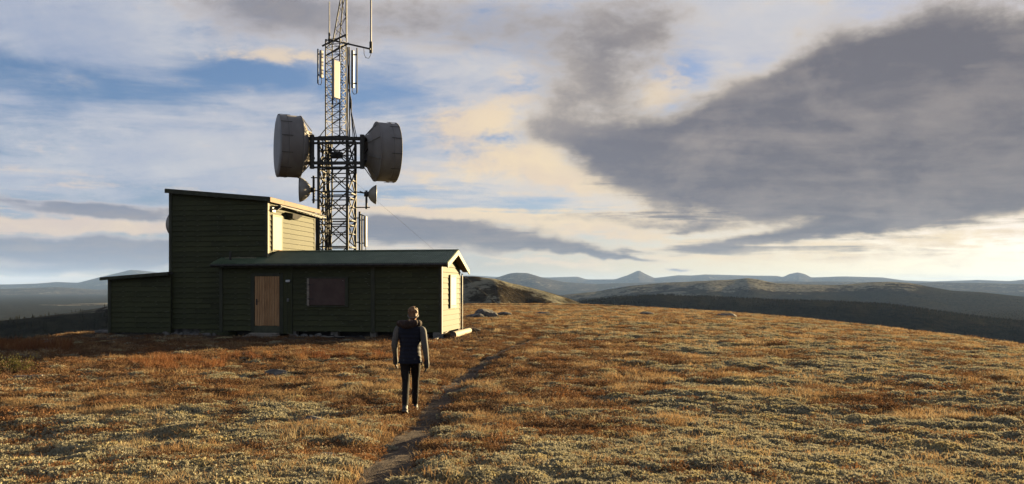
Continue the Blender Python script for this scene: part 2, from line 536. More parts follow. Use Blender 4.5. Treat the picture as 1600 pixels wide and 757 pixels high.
def terrain(x, y):
    """height, and where woods and pale lichen heath grow"""
    r = np.hypot(x, y)
    az = np.arctan2(x, y)
    ca = np.cos(az)
    col = np.where(ca > 0.22, PX0 + F * np.tan(np.where(ca > 0.22, az, 0.0)), np.where(az > 0, 6000, -4400))
    # bald top
    s = np.interp(col, EDGE_X, EDGE_Y) / F * np.clip(ca, 0.4, 1)
    h0 = 1.62 + 0.30 * sstep(5, 12, r)
    r0 = 15.0
    t = 2 * (1.92 / s - r0)
    c = s / (2 * t)
    q = np.maximum(0, r - r0)
    z = -h0 - c * q * q
    rt = r0 + t
    q2 = np.maximum(0, r - 1.12 * rt)
    z = z - 0.0022 * q2 * q2 / (1 + q2 * 0.004)
    # made level round the huts
    uu = (x - PR[0]) * UX + (y - PR[1]) * UY
    vv = (x - PR[0]) * VX + (y - PR[1]) * VY
    du = np.maximum(np.maximum(-14.6 - uu, uu - 0.6), 0)
    dv = np.maximum(np.maximum(-0.6 - vv, vv - 10.0), 0)
    pad = 1 - sstep(0.0, 4.5, np.hypot(du, dv))
    z = z * (1 - pad) + (Z0 - 0.02) * pad
    near = 1 - sstep(60, 260, r)
    # hummocks
    damp = 1 - 0.75 * pad
    hum = fbm(x / 2.6, y / 2.6, 3, 5) * 0.11 * damp
    tus = fbm(x / 0.55, y / 0.55, 3, 9)
    ridged = (0.5 - np.abs(fbm(x / 1.1, y / 0.8, 3, 21))) * 0.085
    fine = fbm(x / 0.14, y / 0.14, 2, 33) * 0.014 * (1 - sstep(12, 25, r))
    pd = path_dist(x, y)
    trod = 1 - sstep(0.15, 0.56, pd + 0.18 * fbm(x / .7, y / .7, 2, 71))
    rough = np.minimum(sstep(1.0, 4.0, r), 1.0)
    z = z + rough * near * (hum + (tus * 0.055 + ridged * damp + fine) * (1 - 0.8 * trod) - 0.035 * trod)
    z = z + sstep(60, 200, r) * fbm(x / 60, y / 60, 4, 41) * 3.0 * sstep(60, 400, r)
    # valley floor and hills
    floor = -105 + fbm(x / 2600, y / 2600, 4, 51) * 34 + fbm(x / 420, y / 420, 4, 52) * 9
    z = np.maximum(z, floor) + np.log1p(np.exp(-np.abs(z - floor) / 4.0)) * 4.0 * (r > 150)
    wood = sstep(-30, -55, z) * sstep(250, 420, r) * (1 - .5 * sstep(6000, 9000, r))
    pale = np.zeros_like(z)
    bog = np.zeros_like(z)
    relief = fbm(x / 520, y / 520, 5, 61, 0.55)
    small = fbm(x / 110, y / 110, 4, 63, 0.55)
    for k, (nm, D, wf, wb, cx, cy) in enumerate(RIDGES):
        rows = np.interp(np.clip(col, -4000, 5600), cx, cy)
        top = (PY0 - rows) / F * D * np.clip(ca, 0.45, 1)
        lo = {'far': -90, 'hump': -100, 'lichen_hill': -105, 'wood_ridge': -100, 'near_hill': -60}[nm]
        D2 = D * (1 + 0.06 * fbm(az * 9.0 + k, az * 0 + k, 3, 80 + k))
        w = np.where(r < D2, wf, wb)
        b = np.exp(-((r - D2) / w) ** 2)
        amp = {'far': 75, 'hump': 55, 'lichen_hill': 26, 'wood_ridge': 7, 'near_hill': 2.6}[nm]
        fl = relief if nm in ('far', 'hump', 'lichen_hill') else small
        sl = np.abs(r - D2) / w
        zr = lo + (np.maximum(top, lo) - lo) * b + (fl * amp + small * amp * 0.25 * (nm == 'lichen_hill')) * np.minimum(sl, 1.0) * b
        win = zr > z
        soft = {'far': 20, 'hump': 15, 'lichen_hill': 8, 'wood_ridge': 4, 'near_hill': 2}[nm]
        dlt = np.abs(zr - z)
        blend = soft * np.log1p(np.exp(-dlt / soft)) * (r > 150)
        z = np.maximum(z, zr) + np.where(win & (sl < 0.15), 0, blend) * np.minimum(1, sl * 1.2)
        frac = b
        if nm in ('far', 'hump'):
            wd = sstep(0.55, 0.25, frac + 0.25 * relief) * 0.9
            pl = sstep(0.1, 0.5, relief + 0.3 * small) * 0.5
        elif nm == 'lichen_hill':
            wd = np.maximum(sstep(0.84, 0.52, frac + 0.35 * small + 0.45 * relief) * 0.95, sstep(1380, 1500, col))
            pl = sstep(-0.25, 0.30, relief + 0.5 * small + 0.5 * (frac - 0.7)) * 0.95
        elif nm == 'wood_ridge':
            wd = sstep(1.35, 0.9, frac + 0.5 * small) * 1.0
            pl = sstep(0.22, 0.4, small) * 0.5
        else:
            lefty = sstep(330, 200, col)
            strip = fbm(x / 40 + y / 90, y / 24, 4, 91)
            wd = np.maximum(lefty * sstep(1.05, 0.93, frac + 0.12 * small), sstep(0.42, 0.22, frac + 0.3 * small))
            wd = np.maximum(wd, sstep(930, 1010, col))
            pl = sstep(-0.10, 0.20, strip + 0.3 * (frac - 0.55)) * 0.75
        wood = np.where(win, wd, wood); pale = np.where(win, pl, pale)
    bogz = sstep(0.0, 0.25, fbm(x / 1500 + 3, y / 700, 4, 97))
    bog = np.where((z < -60) & (r > 3600), bogz, 0) * sstep(700, 400, col)
    wood = wood * (1 - 0.9 * bog)
    # pale lichen heath close by: the lower left and the right of the picture
    lz = fbm(x / 2.2, y / 1.6, 4, 101) + 0.50 * sstep(15, 7, r) - 0.30 * sstep(2.2, 0.5, np.abs(x + 1.1)) + 0.55 * fbm(x / 6.0, y / 4.0, 2, 131) \
        + 0.22 * sstep(0.5, 5.0, x) * sstep(70, 20, r) - 0.14 - 0.25 * sstep(16, 30, r) * sstep(2, -4, x)
    lich = sstep(-0.10, 0.28, lz)
    return z, wood, pale, bog, lich * (1 - trod), trod, pad, near


def ground_z(x, y):
    a = terrain(np.array([float(x)]), np.array([float(y)]))
    return float(a[0][0])


def build_ground():
    az_f = np.radians(np.arange(-52, 52.01, 0.17))
    az_c = np.radians(np.arange(55, 305.1, 3.5))
    az = np.concatenate([az_f, az_c])
    rr = [0.0, 0.8, 1.5, 2.2, 3.0]
    while rr[-1] < 70: rr.append(rr[-1] * 1.0085)
    while rr[-1] < 30000: rr.append(rr[-1] * 1.0145)
    rr += [33000, 40000, 60000]
    rr = np.array(rr)
    A, Q = np.meshgrid(az, rr)
    x, y = (Q * np.sin(A)).ravel(), (Q * np.cos(A)).ravel()
    z, wood, pale, bog, lich, trod, pad, near = terrain(x, y)
    n, m = len(rr), len(az)
    I = np.arange(n * m).reshape(n, m)
    J = np.roll(I, -1, axis=1)
    quads = np.stack([I[:-1], J[:-1], J[1:], I[1:]], -1).reshape(-1, 4)
    me = bpy.data.meshes.new('ground')
    me.vertices.add(n * m); me.vertices.foreach_set('co', np.stack([x, y, z], -1).ravel())
    nq = len(quads)
    me.loops.add(nq * 4); me.loops.foreach_set('vertex_index', quads[:, ::-1].ravel().astype(np.int32))
    me.polygons.add(nq)
    me.polygons.foreach_set('loop_start', np.arange(0, nq * 4, 4, dtype=np.int32))
    me.polygons.foreach_set('loop_total', np.full(nq, 4, dtype=np.int32))
    me.polygons.foreach_set('use_smooth', np.ones(nq, bool))
    me.update(calc_edges=True); me.validate()
    for nm, a in (('wood', wood), ('pale', pale), ('bog', bog), ('lichen', lich), ('trod', trod), ('near', near), ('yard', pad)):
        at = me.attributes.new(nm, 'FLOAT', 'POINT'); at.data.foreach_set('value', a.astype(np.float32))
    me.materials.append(ground_mat())
    o = link(bpy.data.objects.new('ground', me)); o['kind'] = 'structure'
    return o


def attr(nt, name):
    n = nt.nodes.new('ShaderNodeAttribute'); n.attribute_name = name
    return X(n.outputs['Fac'])


def ground_mat():
    m, nt, b = new_mat('moor_ground')
    g = nt.nodes.new('ShaderNodeNewGeometry'); P = g.outputs['Position']
    n1 = xnoise(P, 0.8, 5, 0.6); n2 = xnoise(P, 5.0, 6, 0.65); n3 = xnoise(P, 28.0, 4, 0.6)
    lich, trod, yard = attr(nt, 'lichen'), attr(nt, 'trod'), attr(nt, 'yard')
    near = attr(nt, 'near')
    heath = xmix(n2.ss(0.40, 0.62), (0.0413, 0.0231, 0.0132), (0.1265, 0.0633, 0.0264))
    heath = xmix((n1 * 0.5 + n3 * 0.5).ss(0.46, 0.62), heath, (0.1650, 0.1100, 0.0523))
    lc = xmix(n3.ss(0.35, 0.65), (0.0880, 0.0853, 0.0605), (0.2090, 0.2035, 0.1485))
    c = xmix((lich * 0.9 + (n2 - 0.5) * 1.2).ss(0.3, 0.7), heath, lc)
    mud = xmix(n3.ss(0.35, 0.7), (0.0248, 0.0176, 0.0132), (0.0688, 0.0523, 0.0385))
    c = xmix(trod * 0.92, c, mud)
    gravel = xmix(n2.ss(0.4, 0.65), (0.0468, 0.0358, 0.0264), (0.0935, 0.0743, 0.0550))
    c = xmix((yard * 0.9 + (n2 - 0.5) * 0.9).ss(0.45, 0.8), c, gravel)
    # far land
    far1 = xnoise(P, 0.018, 8, 0.66); far2 = xnoise(P, 0.09, 7, 0.66); far3 = xnoise(P, 0.0035, 6, 0.62); far4 = xnoise(P, 0.45, 5, 0.65)
    wood, pale, bog = attr(nt, 'wood'), attr(nt, 'pale'), attr(nt, 'bog')
    moor = xmix((far1 * 0.5 + far2 * 0.5).ss(0.42, 0.58), (0.018, 0.015, 0.011), (0.048, 0.038, 0.024))
    lich_far = xmix(far2.ss(0.38, 0.62), (0.075, 0.070, 0.052), (0.165, 0.154, 0.112))
    fcol = xmix((pale * 0.50 + (far2 - 0.5) * 1.6 + (far1 - 0.5) * 2.2 + (far3 - 0.5) * 1.4 + (far4 - 0.5) * 1.0).ss(0.28, 0.42), moor, lich_far)
    fcol = xmix(bog, fcol, (0.14, 0.095, 0.05))
    wcol = xmix(far2.ss(0.35, 0.65), (0.012, 0.012, 0.009), (0.028, 0.026, 0.017))
    fcol = xmix((wood + (far2 - 0.5) * 0.9 + (far1 - 0.5) * 1.5 + (far3 - 0.5) * 1.0).ss(0.38, 0.56), fcol, wcol)
    nt.links.new(xmix(near, fcol, c), b.inputs['Base Color'])
    b.inputs['Roughness'].default_value = 1.0
    b.inputs['Specular IOR Level'].default_value = 0.0
    add_bump(nt, b, (n2 * 0.6 + n3 * 0.4) * near * 0.05 + (1.0 - near) * (far1 * 11.0 + far2 * 2.6 + far4 * 0.5), 0.8, 1.0)
    return m


ground = build_ground()

# ------------------------------------------------------------------ huts
M = MATS
_board_cache = {}


def board_mesh(L, pitch=0.21):
    """a lapped cladding board lying along +x, outer face towards -y, lower edge proud"""
    key = (round(L, 2), pitch)
    if key not in _board_cache:
        poly = [(0.0, 0.0), (-0.038, 0.0), (-0.040, 0.012), (-0.016, pitch - 0.014), (0.0, pitch - 0.014)]
        _board_cache[key] = MB().prism(poly, 'x', 0, key[0]).mesh('board', M['green_stained_wood'])
        me = _board_cache[key]
        bm = bmesh.new(); bm.from_mesh(me); bmesh.ops.recalc_face_normals(bm, faces=bm.faces[:]); bm.to_mesh(me); bm.free()
    return _board_cache[key]


def board(parent, x0, x1, y, z, pitch=0.21, turn=0.0):
    if x1 - x0 > 2.4 and random.random() < 0.7:          # butt joint somewhere along the run
        c = x0 + (x1 - x0) * random.choice((.25, .33, .42, .5, .58, .7))
        board(parent, x0, c - .004, y, z, pitch) if c - x0 < 2.4 else None
        if c - x0 >= 2.4: _one_board(parent, x0, c - .004, y, z, pitch)
        x0 = c + .004
    return _one_board(parent, x0, x1, y, z, pitch)


def _one_board(parent, x0, x1, y, z, pitch):
    o = bpy.data.objects.new('board', board_mesh(x1 - x0, pitch))
    COL.objects.link(o); o.parent = parent
    j = random.uniform(-0.003, 0.003)
    o.location = (x0, y + j, z)
    o.rotation_euler = (random.uniform(-0.008, 0.008), 0, 0)
    return o


def side_board(parent, x, v0, v1, z, pitch=0.21, cut=None):
    """board on a wall that faces +x; cut(v) gives the greatest height, for gables"""
    if cut is None:
        o = bpy.data.objects.new('board', board_mesh(v1 - v0, pitch))
        COL.objects.link(o); o.parent = parent
        o.location = (x, v0, z); o.rotation_euler = (0, 0, R(90))
        return o
    return None


def hang(o, parent):
    o.parent = parent; return o


def sheet(name, u0, u1, v0, h0, v1, h1, period, amp, mat, parent, thick=0.012):
    """corrugated roofing: ribs run up the slope from (v0,h0) to (v1,h1)"""
    n = int(round((u1 - u0) / period * 6))
    vs = []; fs = []
    for k in range(n + 1):
        u = u0 + (u1 - u0) * k / n
        w = amp * math.sin(2 * math.pi * (u - u0) / period)
        for (v, h) in ((v0, h0), (v1, h1)):
            vs.append((u, v, h + w)); vs.append((u, v, h + w - thick))
    for k in range(n):
        a, b = 4 * k, 4 * (k + 1)
        fs += [(a, b, b + 2, a + 2), (a + 1, a + 3, b + 3, b + 1), (a, a + 1, b + 1, b), (a + 2, b + 2, b + 3, a + 3)]
    fs += [(0, 2, 3, 1), (4 * n, 4 * n + 1, 4 * n + 3, 4 * n + 2)]
    mb = MB(); mb.add(vs, fs)
    return mb.build(name, mat, parent)


def build_cabin():
    t = empty('service_hut', (PR[0], PR[1], Z0), RZ_H,
              'long low dark green hut with corrugated roof, plank door and lit gable', 'hut')
    L, D = 9.0, 3.4
    ridge_v, ridge_h, fe, fh, re_, rh = 1.55, 3.41, -0.30, 2.85, 3.75, 2.66
    sf = (ridge_h - fh) / (ridge_v - fe); sr = (ridge_h - rh) / (re_ - ridge_v)

    def roof_h(v): return fh + sf * (v - fe) if v < ridge_v else ridge_h - sr * (v - ridge_v)
    b0 = 0.20
    # core walls
    prof = [(0.03, b0), (0.03, roof_h(0.03) - 0.11), (ridge_v, ridge_h - 0.11), (D - 0.03, roof_h(D) - 0.11), (D - 0.03, b0)]
    core = MB().prism(prof, 'x', -L + 0.03, -0.03).build('wall', M['dark_trim'], t)
    # cladding, front: board by board between the upright trims
    z = b0; i = 0
    while z < 2.72:
        p = min(0.21, 2.76 - z)
        if p < 0.08: break
        p = 0.21
        for (x0, x1) in ((-8.93, -7.68), (-5.98, -2.78), (-2.64, -0.10)):
            board(core, x0, x1, 0.03, z, p)
        z += p
    # cladding, gable: boards cut to the roof slope
    z = b0
    while z < ridge_h - 0.15:
        zt = z + 0.21
        def span(h):
            lo = 0.0 if roof_h(0.0) - 0.13 > h else fe + (h + 0.13 - fh) / sf
            hi = D if roof_h(D) - 0.13 > h else ridge_v + (ridge_h - 0.13 - h) / sr
            return lo, hi
        a, b = span(z); c, d = span(zt)
        if b - a < 0.1: break
        if d - c < 0.05: c = d = (c + d) / 2; zt = min(zt, ridge_h - 0.14)
        vs = [(-0.03, a, z), (-0.03, b, z), (-0.03, d, zt), (-0.03, c, zt), (0.012, a, z), (0.012, b, z), (-0.012, d, zt - .014), (-0.012, c, zt - .014)]
        MB().add(vs, [(0, 1, 2, 3), (7, 6, 5, 4), (0, 4, 5, 1), (1, 5, 6, 2), (2, 6, 7, 3), (3, 7, 4, 0)]).build('board', M['green_stained_wood'], core)
        z += 0.21
    # upright trims of the front
    for (x0, x1, zt, nm) in ((-9.04, -8.90, 2.78, 'corner_trim'), (-2.79, -2.63, 2.78, 'trim'), (-0.11, 0.012, 2.78, 'corner_trim')):
        bevel(MB().box(x0, x1, -0.032, 0.03, b0 - 0.05, zt).build(nm, M['dark_trim'], core))
    MB().box(-0.03, 0.022, -0.034, 0.075, b0 - .05, 2.78).build('corner_trim', M['shutter_brown'], core)
    # door bay
    MB().box(-7.70, -7.56, -0.036, 0.03, 0.1, 2.42).build('door_frame', M['dark_trim'], core)
    MB().box(-6.51, -6.36, -0.036, 0.03, 0.1, 2.42).build('door_frame', M['dark_trim'], core)
    MB().box(-7.56, -6.51, -0.036, 0.03, 2.36, 2.48).build('door_frame', M['dark_trim'], core)
    MB().box(-7.70, -5.97, -0.02, 0.03, 2.49, 2.76).build('panel', M['green_stained_wood'], core)
    MB().box(-6.355, -5.985, -0.024, 0.03, 0.1, 2.485).build('panel', M['green_stained_wood'], core)
    for x in (-6.19, -5.99):
        MB().box(x - 0.012, x + 0.012, -0.034, -0.022, 0.12, 2.48).build('batten', M['dark_trim'], core)
    door = MB().box(-7.555, -6.515, 0.0, 0.026, 0.13, 2.355).build('door', M['door_base'], t)
    n = 10
    for k in range(n):
        w = 1.03 / n
        x = -7.55 + k * w
        bevel(MB().box(x + 0.006, x + w - 0.006, -0.018 + random.uniform(-.003, .003), 0.004, 0.40 + random.uniform(-0.012, 0.012), 2.35).build('plank', M['door_wood'], door), 0.008)
    MB().box(-7.555, -6.515, -0.03, 0.004, 0.13, 0.385).build('kick_board', M['door_base'], door)
    hd = MB().box(-7.49, -7.43, -0.026, -0.014, 1.22, 1.46)
    hd.tube([(-7.46, -0.02, 1.38), (-7.46, -0.07, 1.38), (-7.34, -0.075, 1.375)], 0.011, 6)
    hd.build('handle', M['steel_dark'], door)
    # lamp and switch box beside the door
    lamp = MB().box(-6.24, -6.04, -0.06, -0.02, 2.10, 2.22).build('wall_lamp', M['steel_dark'], t)
    bevel(MB().box(-6.23, -6.05, -0.115, -0.055, 2.115, 2.21).build('lamp_glass', M['lamp_glass'], lamp), 0.03, 3)
    MB().box(-6.19, -6.11, -0.07, -0.02, 1.36, 1.48).build('switch_box', M['steel_galvanised'], t)
    # shuttered window
    w = MB().box(-5.27, -3.82, -0.05, 0.0, 1.22, 2.26).build('shutter', M['shutter_brown'], t); bevel(w, 0.01)
    tr = MB().box(-5.37, -5.28, -0.055, 0.0, 1.20, 2.28); tr.build('hinge_strip', M['weathered_plank'], w)
    MB().box(-3.815, -3.70, -0.055, 0.0, 1.20, 2.30).build('frame', M['dark_trim'], w)
    MB().box(-5.37, -3.70, -0.058, 0.0, 2.262, 2.33).build('frame', M['dark_trim'], w)
    MB().box(-5.37, -3.70, -0.058, 0.0, 1.15, 1.198).build('frame', M['dark_trim'], w)
    for zz in (1.45, 2.0):
        MB().box(-5.34, -5.1, -0.066, -0.05, zz, zz + 0.03).build('hinge', M['steel_dark'], w)
    MB().lathe([(0, 0.0), (0, 0.016), (0.02, 0.01), (0.024, 0)], (-3.90, -0.05, 2.17), (0, -1, 0), 8).build('knob', M['antenna_white'], w)
    # gable window
    g = MB().box(0.0, 0.05, 1.34, 2.36, 1.18, 2.34).build('gable_shutter', M['shutter_beige'], t); bevel(g, 0.008)
    MB().box(0.0, 0.075, 1.20, 1.335, 1.08, 2.40).build('frame', M['dark_trim'], g)
    MB().box(0.0, 0.06, 1.34, 2.42, 1.09, 1.175).build('frame', M['pale_trim'], g)
    MB().box(0.0, 0.06, 1.34, 2.42, 2.343, 2.42).build('frame', M['pale_trim'], g)
    # roof: two corrugated slopes
    ov = 0.32
    rf = sheet('roof', -9.28, ov, fe, fh, ridge_v, ridge_h, 0.09, 0.014, M['roof_green'], t)
    sheet('back_slope', -9.28, ov, re_, rh, ridge_v, ridge_h + 0.004, 0.09, 0.014, M['roof_green'], rf)
    rc = MB()
    rc.add([(-9.3, ridge_v - 0.14, ridge_h - 0.016), (ov, ridge_v - 0.14, ridge_h - 0.016), (-9.3, ridge_v, ridge_h + 0.03), (ov, ridge_v, ridge_h + 0.03),
            (-9.3, ridge_v + 0.14, ridge_h - 0.02), (ov, ridge_v + 0.14, ridge_h - 0.02)], [(0, 1, 3, 2), (2, 3, 5, 4)])
    rc.build('ridge_cap', M['roof_green'], rf)
    # eave board and gutter
    MB().box(-9.25, ov - 0.02, fe + 0.02, fe + 0.05, fh - 0.16, fh - 0.03).build('fascia', M['dark_trim'], rf)
    MB().lathe([(0, .05), (9.5, .05)], (-9.25, fe - 0.03, fh - 0.07), (1, 0, 0), 10).build('gutter', M['steel_dark'], rf)
    MB().box(-9.2, -0.02, fe + 0.05, 0.0, fh - 0.115, fh - 0.09).build('soffit', M['dark_trim'], rf)
    # barge boards on the gable
    for (va, ha, vb, hb) in ((fe, fh, ridge_v, ridge_h), (re_, rh, ridge_v, ridge_h)):
        mb = MB(); q = [(va, ha - 0.20), (va, ha - 0.03), (vb, hb - 0.03), (vb, hb - 0.20)]
        mb.prism(q, 'x', ov - 0.03, ov + 0.004)
        mb.build('barge_board', M['pale_trim'], rf)
        mb = MB(); q = [(va, ha - 0.10), (va, ha - 0.04), (vb, hb - 0.04), (vb, hb - 0.10)]
        mb.prism(q, 'x', 0.012, ov - 0.032); mb.build('soffit', M['fascia_wood'], rf)
    # rain pipe at the back corner, flue on the roof, flashing against the tall hut
    MB().tube([(0.07, D - 0.02, 2.5), (0.07, D - 0.02, 0.1)], 0.03, 8).build('rain_pipe', M['steel_galvanised'], t)
    MB().tube([(-8.72, 0.25, 2.98), (-8.72, 0.25, 3.36)], 0.045, 10).build('flue', M['steel_dark'], rf)
    MB().box(-9.05, -7.75, 0.46, 0.57, 3.06, 3.125).build('flashing', M['pale_trim'], rf)
    # footings
    for (u, v, s, hh) in ((-0.16, 0.06, 0.34, 0.20), (-2.72, 0.1, 0.26, 0.20), (-4.3, 0.15, 0.3, 0.20), (-0.2, 3.2, 0.36, 0.2), (-0.62, 0.12, 0.2, 0.12), (-6.0, 0.12, 0.3, 0.2)):
        bevel(MB().box(u - s / 2, u + s / 2, v - s / 2 + 0.06, v + s / 2 + 0.06, -0.18, hh).build('footing', M['stone_block'], t), 0.03, 2)
    MB().box(-8.95, -0.1, 0.5, 0.6, -0.2, 0.2).build('plinth_or_gap_shade', M['rubber_black'], t)  # black strip added to stand for the shade in the open gap underneath
    return t


def build_tall():
    o = hut(-7.31, 0.6)
    t = empty('tall_hut', (o.x, o.y, Z0), RZ_H, 'tall dark green clad hut with sloping flat roof and sunlit side wall', 'hut')
    L, D, b0 = 4.25, 4.81, 0.22
    hr, hl = 5.40, 5.79
    def top(u): return hr + (hl - hr) * (-u / L)
    core = MB().prism([(-L + 0.03, b0), (-0.03, b0), (-0.03, top(0) - .0), (-L + 0.03, top(-L))], 'y', 0.03, D - 0.03).build('wall', M['dark_trim'], t)
    z = b0
    while z < hl - 0.03:
        zt = min(z + 0.21, hl)
        if zt <= hr:
            board(core, -L + 0.09, -0.09, 0.03, z)
        else:
            # boards under the sloping roof line
            def umax(h): return -0.09 if h <= hr else -(h - hr) / (hl - hr) * L
            a, b = umax(z), umax(zt)
            x0 = -L + 0.09
            if a - x0 > 0.15:
                b = max(b, x0 + 0.02)
                vs = [(x0, 0.03, z), (a, 0.03, z), (b, 0.03, zt), (x0, 0.03, zt), (x0, -0.006, z), (a, -0.006, z), (b, 0.018, zt), (x0, 0.018, zt)]
                MB().add(vs, [(3, 2, 1, 0), (4, 5, 6, 7), (0, 1, 5, 4), (1, 2, 6, 5), (2, 3, 7, 6), (3, 0, 4, 7)]).build('board', M['green_stained_wood'], core)
        z += 0.21
    z = b0
    while z < hr - 0.05:
        side_board(core, -0.03, 0.10, D - 0.08, z)
        z += 0.21
    for (x0, x1, y0, y1, zt) in ((-L - 0.02, -L + 0.10, -0.03, 0.03, hl - .02), (-0.10, 0.0, -0.03, 0.03, hr - .02)):
        MB().box(x0, x1, y0, y1, b0 - 0.03, zt).build('corner_trim', M['dark_trim'], core)
    MB().box(-0.02, 0.03, -0.028, 0.105, b0, hr - 0.02).build('corner_trim', M['pale_trim'], core)
    MB().box(-0.02, 0.02, D - 0.085, D, b0, hr - 0.02).build('corner_trim', M['dark_trim'], core)
    # roof slab, felt on top, fascia boards of the sunny side one by one
    rl, rr = -L - 0.10, 0.17
    def rt(u): return top(u) + 0.02
    rf = MB().prism([(rl, rt(rl)), (rr, rt(rr)), (rr, rt(rr) + 0.13), (rl, rt(rl) + 0.13)], 'y', -0.16, D + 0.25).build('roof', M['roof_felt'], t)
    MB().prism([(rl - .01, rt(rl) - 0.05), (rr + .004, rt(rr) - 0.05), (rr + .004, rt(rr) + 0.11), (rl - .01, rt(rl) + 0.11)], 'y', -0.185, -0.163).build('fascia', M['dark_trim'], rf)
    y = -0.16
    while y < D + 0.2:
        l = min(random.uniform(1.0, 1.5), D + 0.25 - y)
        MB().box(rr + 0.002, rr + 0.026, y + 0.004, y + l - 0.004, rt(rr) - 0.07, rt(rr) + 0.115).build('fascia_board', M['fascia_wood'], rf)
        y += l
    # side wall: beige shutter, dark vent hood, cable ladder
    s = MB().box(0.0, 0.045, 0.42, 1.24, 3.45, 4.83).build('shutter', M['shutter_beige'], t); bevel(s, 0.01)
    for (y0, y1, z0, z1) in ((0.37, 0.417, 3.4, 4.88), (1.243, 1.29, 3.4, 4.88), (0.42, 1.24, 4.833, 4.88)):
        MB().box(0.0, 0.055, y0, y1, z0, z1).build('frame', M['pale_trim'], s)
    hv = MB()
    hv.add([(0.0, 1.62, 5.10), (0.0, 2.72, 5.10), (0.34, 1.66, 5.04), (0.34, 2.68, 5.04), (0.0, 1.85, 4.84), (0.0, 2.45, 4.84), (0.22, 1.9, 4.84), (0.22, 2.4, 4.84)],
           [(0, 1, 3, 2), (2, 3, 7, 6), (4, 6, 7, 5), (0, 2, 6, 4), (1, 5, 7, 3)])
    hv.build('vent_hood', M['rubber_black'], t)
    lad = MB().bar((0.10, 0.55, 5.25), (0.10, D + 0.6, 5.18), 0.03, 0.05).build('cable_ladder', M['steel_dark'], t)
    MB().bar((0.30, 0.55, 5.25), (0.30, D + 0.6, 5.18), 0.03, 0.05).build('rail', M['steel_dark'], lad)
    for k in range(14):
        yy = 0.6 + k * 0.34
        MB().bar((0.10, yy, 5.24), (0.30, yy, 5.24), 0.03, 0.03).build('rung', M['steel_dark'], lad)
    for k in range(4):
        pts = [(0.12 + 0.05 * k, 0.35 + (0.2 * j if j else 0) * 1.0, 5.06 + 0.20 * min(j, 1)) if j < 1 else
               (0.13 + 0.05 * k + random.uniform(-.012, .012), 0.35 + j * 0.5, 5.27 + random.uniform(-.015, .015)) for j in range(11)]
        MB().tube(pts, 0.018, 6).build('cable', M['rubber_black'], lad)
    MB().box(0.0, 0.10, 0.26, 0.52, 4.98, 5.16).build('cable_gland', M['antenna_white'], t)
    # stone base showing below the cladding
    MB().box(-L + 0.1, -0.1, 0.12, 0.5, -0.25, b0).build('plinth_or_gap_shade', M['stone_grey'], t)
    # leaning dark skirt boards between the huts
    for k in range(6):
        x = -2.85 + k * 0.27
        mb = MB(); mb.add([(x, -0.42, -0.14), (x + 0.25, -0.42 , -0.15), (x + 0.25, -0.02, 0.20), (x, -0.02, 0.20), (x, -0.40, -0.18), (x + 0.25, -0.40, -0.19), (x + 0.25, 0.0, 0.16), (x, 0.0, 0.16)],
                [(0, 1, 2, 3), (7, 6, 5, 4), (0, 4, 5, 1), (1, 5, 6, 2), (2, 6, 7, 3), (3, 7, 4, 0)])
        mb.build('skirt_board', M['green_stained_wood'], t)
    return t


def build_annex():
    o = hut(-11.41, 0.45)
    t = empty('lean_to_shed', (o.x, o.y, Z0), RZ_H, 'low dark lean-to shed at the far left end of the huts', 'shed')
    L, D, b0 = 2.78, 3.2, 0.06
    hr, hl = 2.46, 2.26
    def top(u): return hr + (hl - hr) * (-u / L)
    core = MB().prism([(-L + 0.03, b0), (-0.03, b0), (-0.03, top(0)), (-L + 0.03, top(-L))], 'y', 0.03, D).build('wall', M['dark_trim'], t)
    z = b0
    while z < hr - 0.06:
        zt = z + 0.21
        if zt <= hl: board(core, -L + 0.10, -0.02, 0.03, z)
        else:
            def umin(h): return -L + 0.10 if h <= hl else -L * (hr - h) / (hr - hl)
            a, b = umin(z), min(umin(zt), -0.05)
            if zt > hr: b = -0.05; zt = hr
            vs = [(a, 0.03, z), (-0.02, 0.03, z), (-0.02, 0.03, zt), (b, 0.03, zt), (a, -0.006, z), (-0.02, -0.006, z), (-0.02, 0.018, zt), (b, 0.018, zt)]
            MB().add(vs, [(3, 2, 1, 0), (4, 5, 6, 7), (0, 1, 5, 4), (1, 2, 6, 5), (2, 3, 7, 6), (3, 0, 4, 7)]).build('board', M['green_stained_wood'], core)
        z += 0.21
    MB().box(-L - 0.02, -L + 0.11, -0.03, 0.03, b0 - 0.1, hl - 0.01).build('corner_trim', M['dark_trim'], core)
    rl, rr = -L - 0.26, -0.002
    rf = MB().prism([(rl, top(rl) + 0.01), (rr, top(rr) + 0.01), (rr, top(rr) + 0.09), (rl, top(rl) + 0.09)], 'y', -0.18, D + 0.2).build('roof', M['roof_felt'], t)
    MB().prism([(rl - .005, top(rl) - 0.04), (rr, top(rr) - 0.05), (rr, top(rr) + 0.08), (rl - .005, top(rl) + 0.08)], 'y', -0.205, -0.183).build('fascia', M['weathered_plank'] if False else M['dark_trim'], rf)
    MB().box(-L + 0.05, -0.05, 0.1, 0.4, -0.35, b0).build('plinth_or_gap_shade', M['stone_grey'], t)
    return t


build_cabin(); build_tall(); build_annex()

# ------------------------------------------------------------------ lattice tower
TW = Vector((-8.64, 39.0, 0.0))


def tpos(px, py, dy=0.0):
    """where a photo point lies in the upright plane through the tower (offset dy in depth)"""
    Y = TW.y + dy
    return Vector(((px - PX0) / F * Y, Y, (PY0 - py) / F * Y))


_bar_mesh = {}


def unit_bar(mat):
    if mat not in _bar_mesh:
        me = MB().box(-0.5, 0.5, -0.5, 0.5, 0, 1).mesh('bar', M[mat])
        bm = bmesh.new(); bm.from_mesh(me); bmesh.ops.recalc_face_normals(bm, faces=bm.faces[:]); bm.to_mesh(me); bm.free()
        _bar_mesh[mat] = me
    return _bar_mesh[mat]


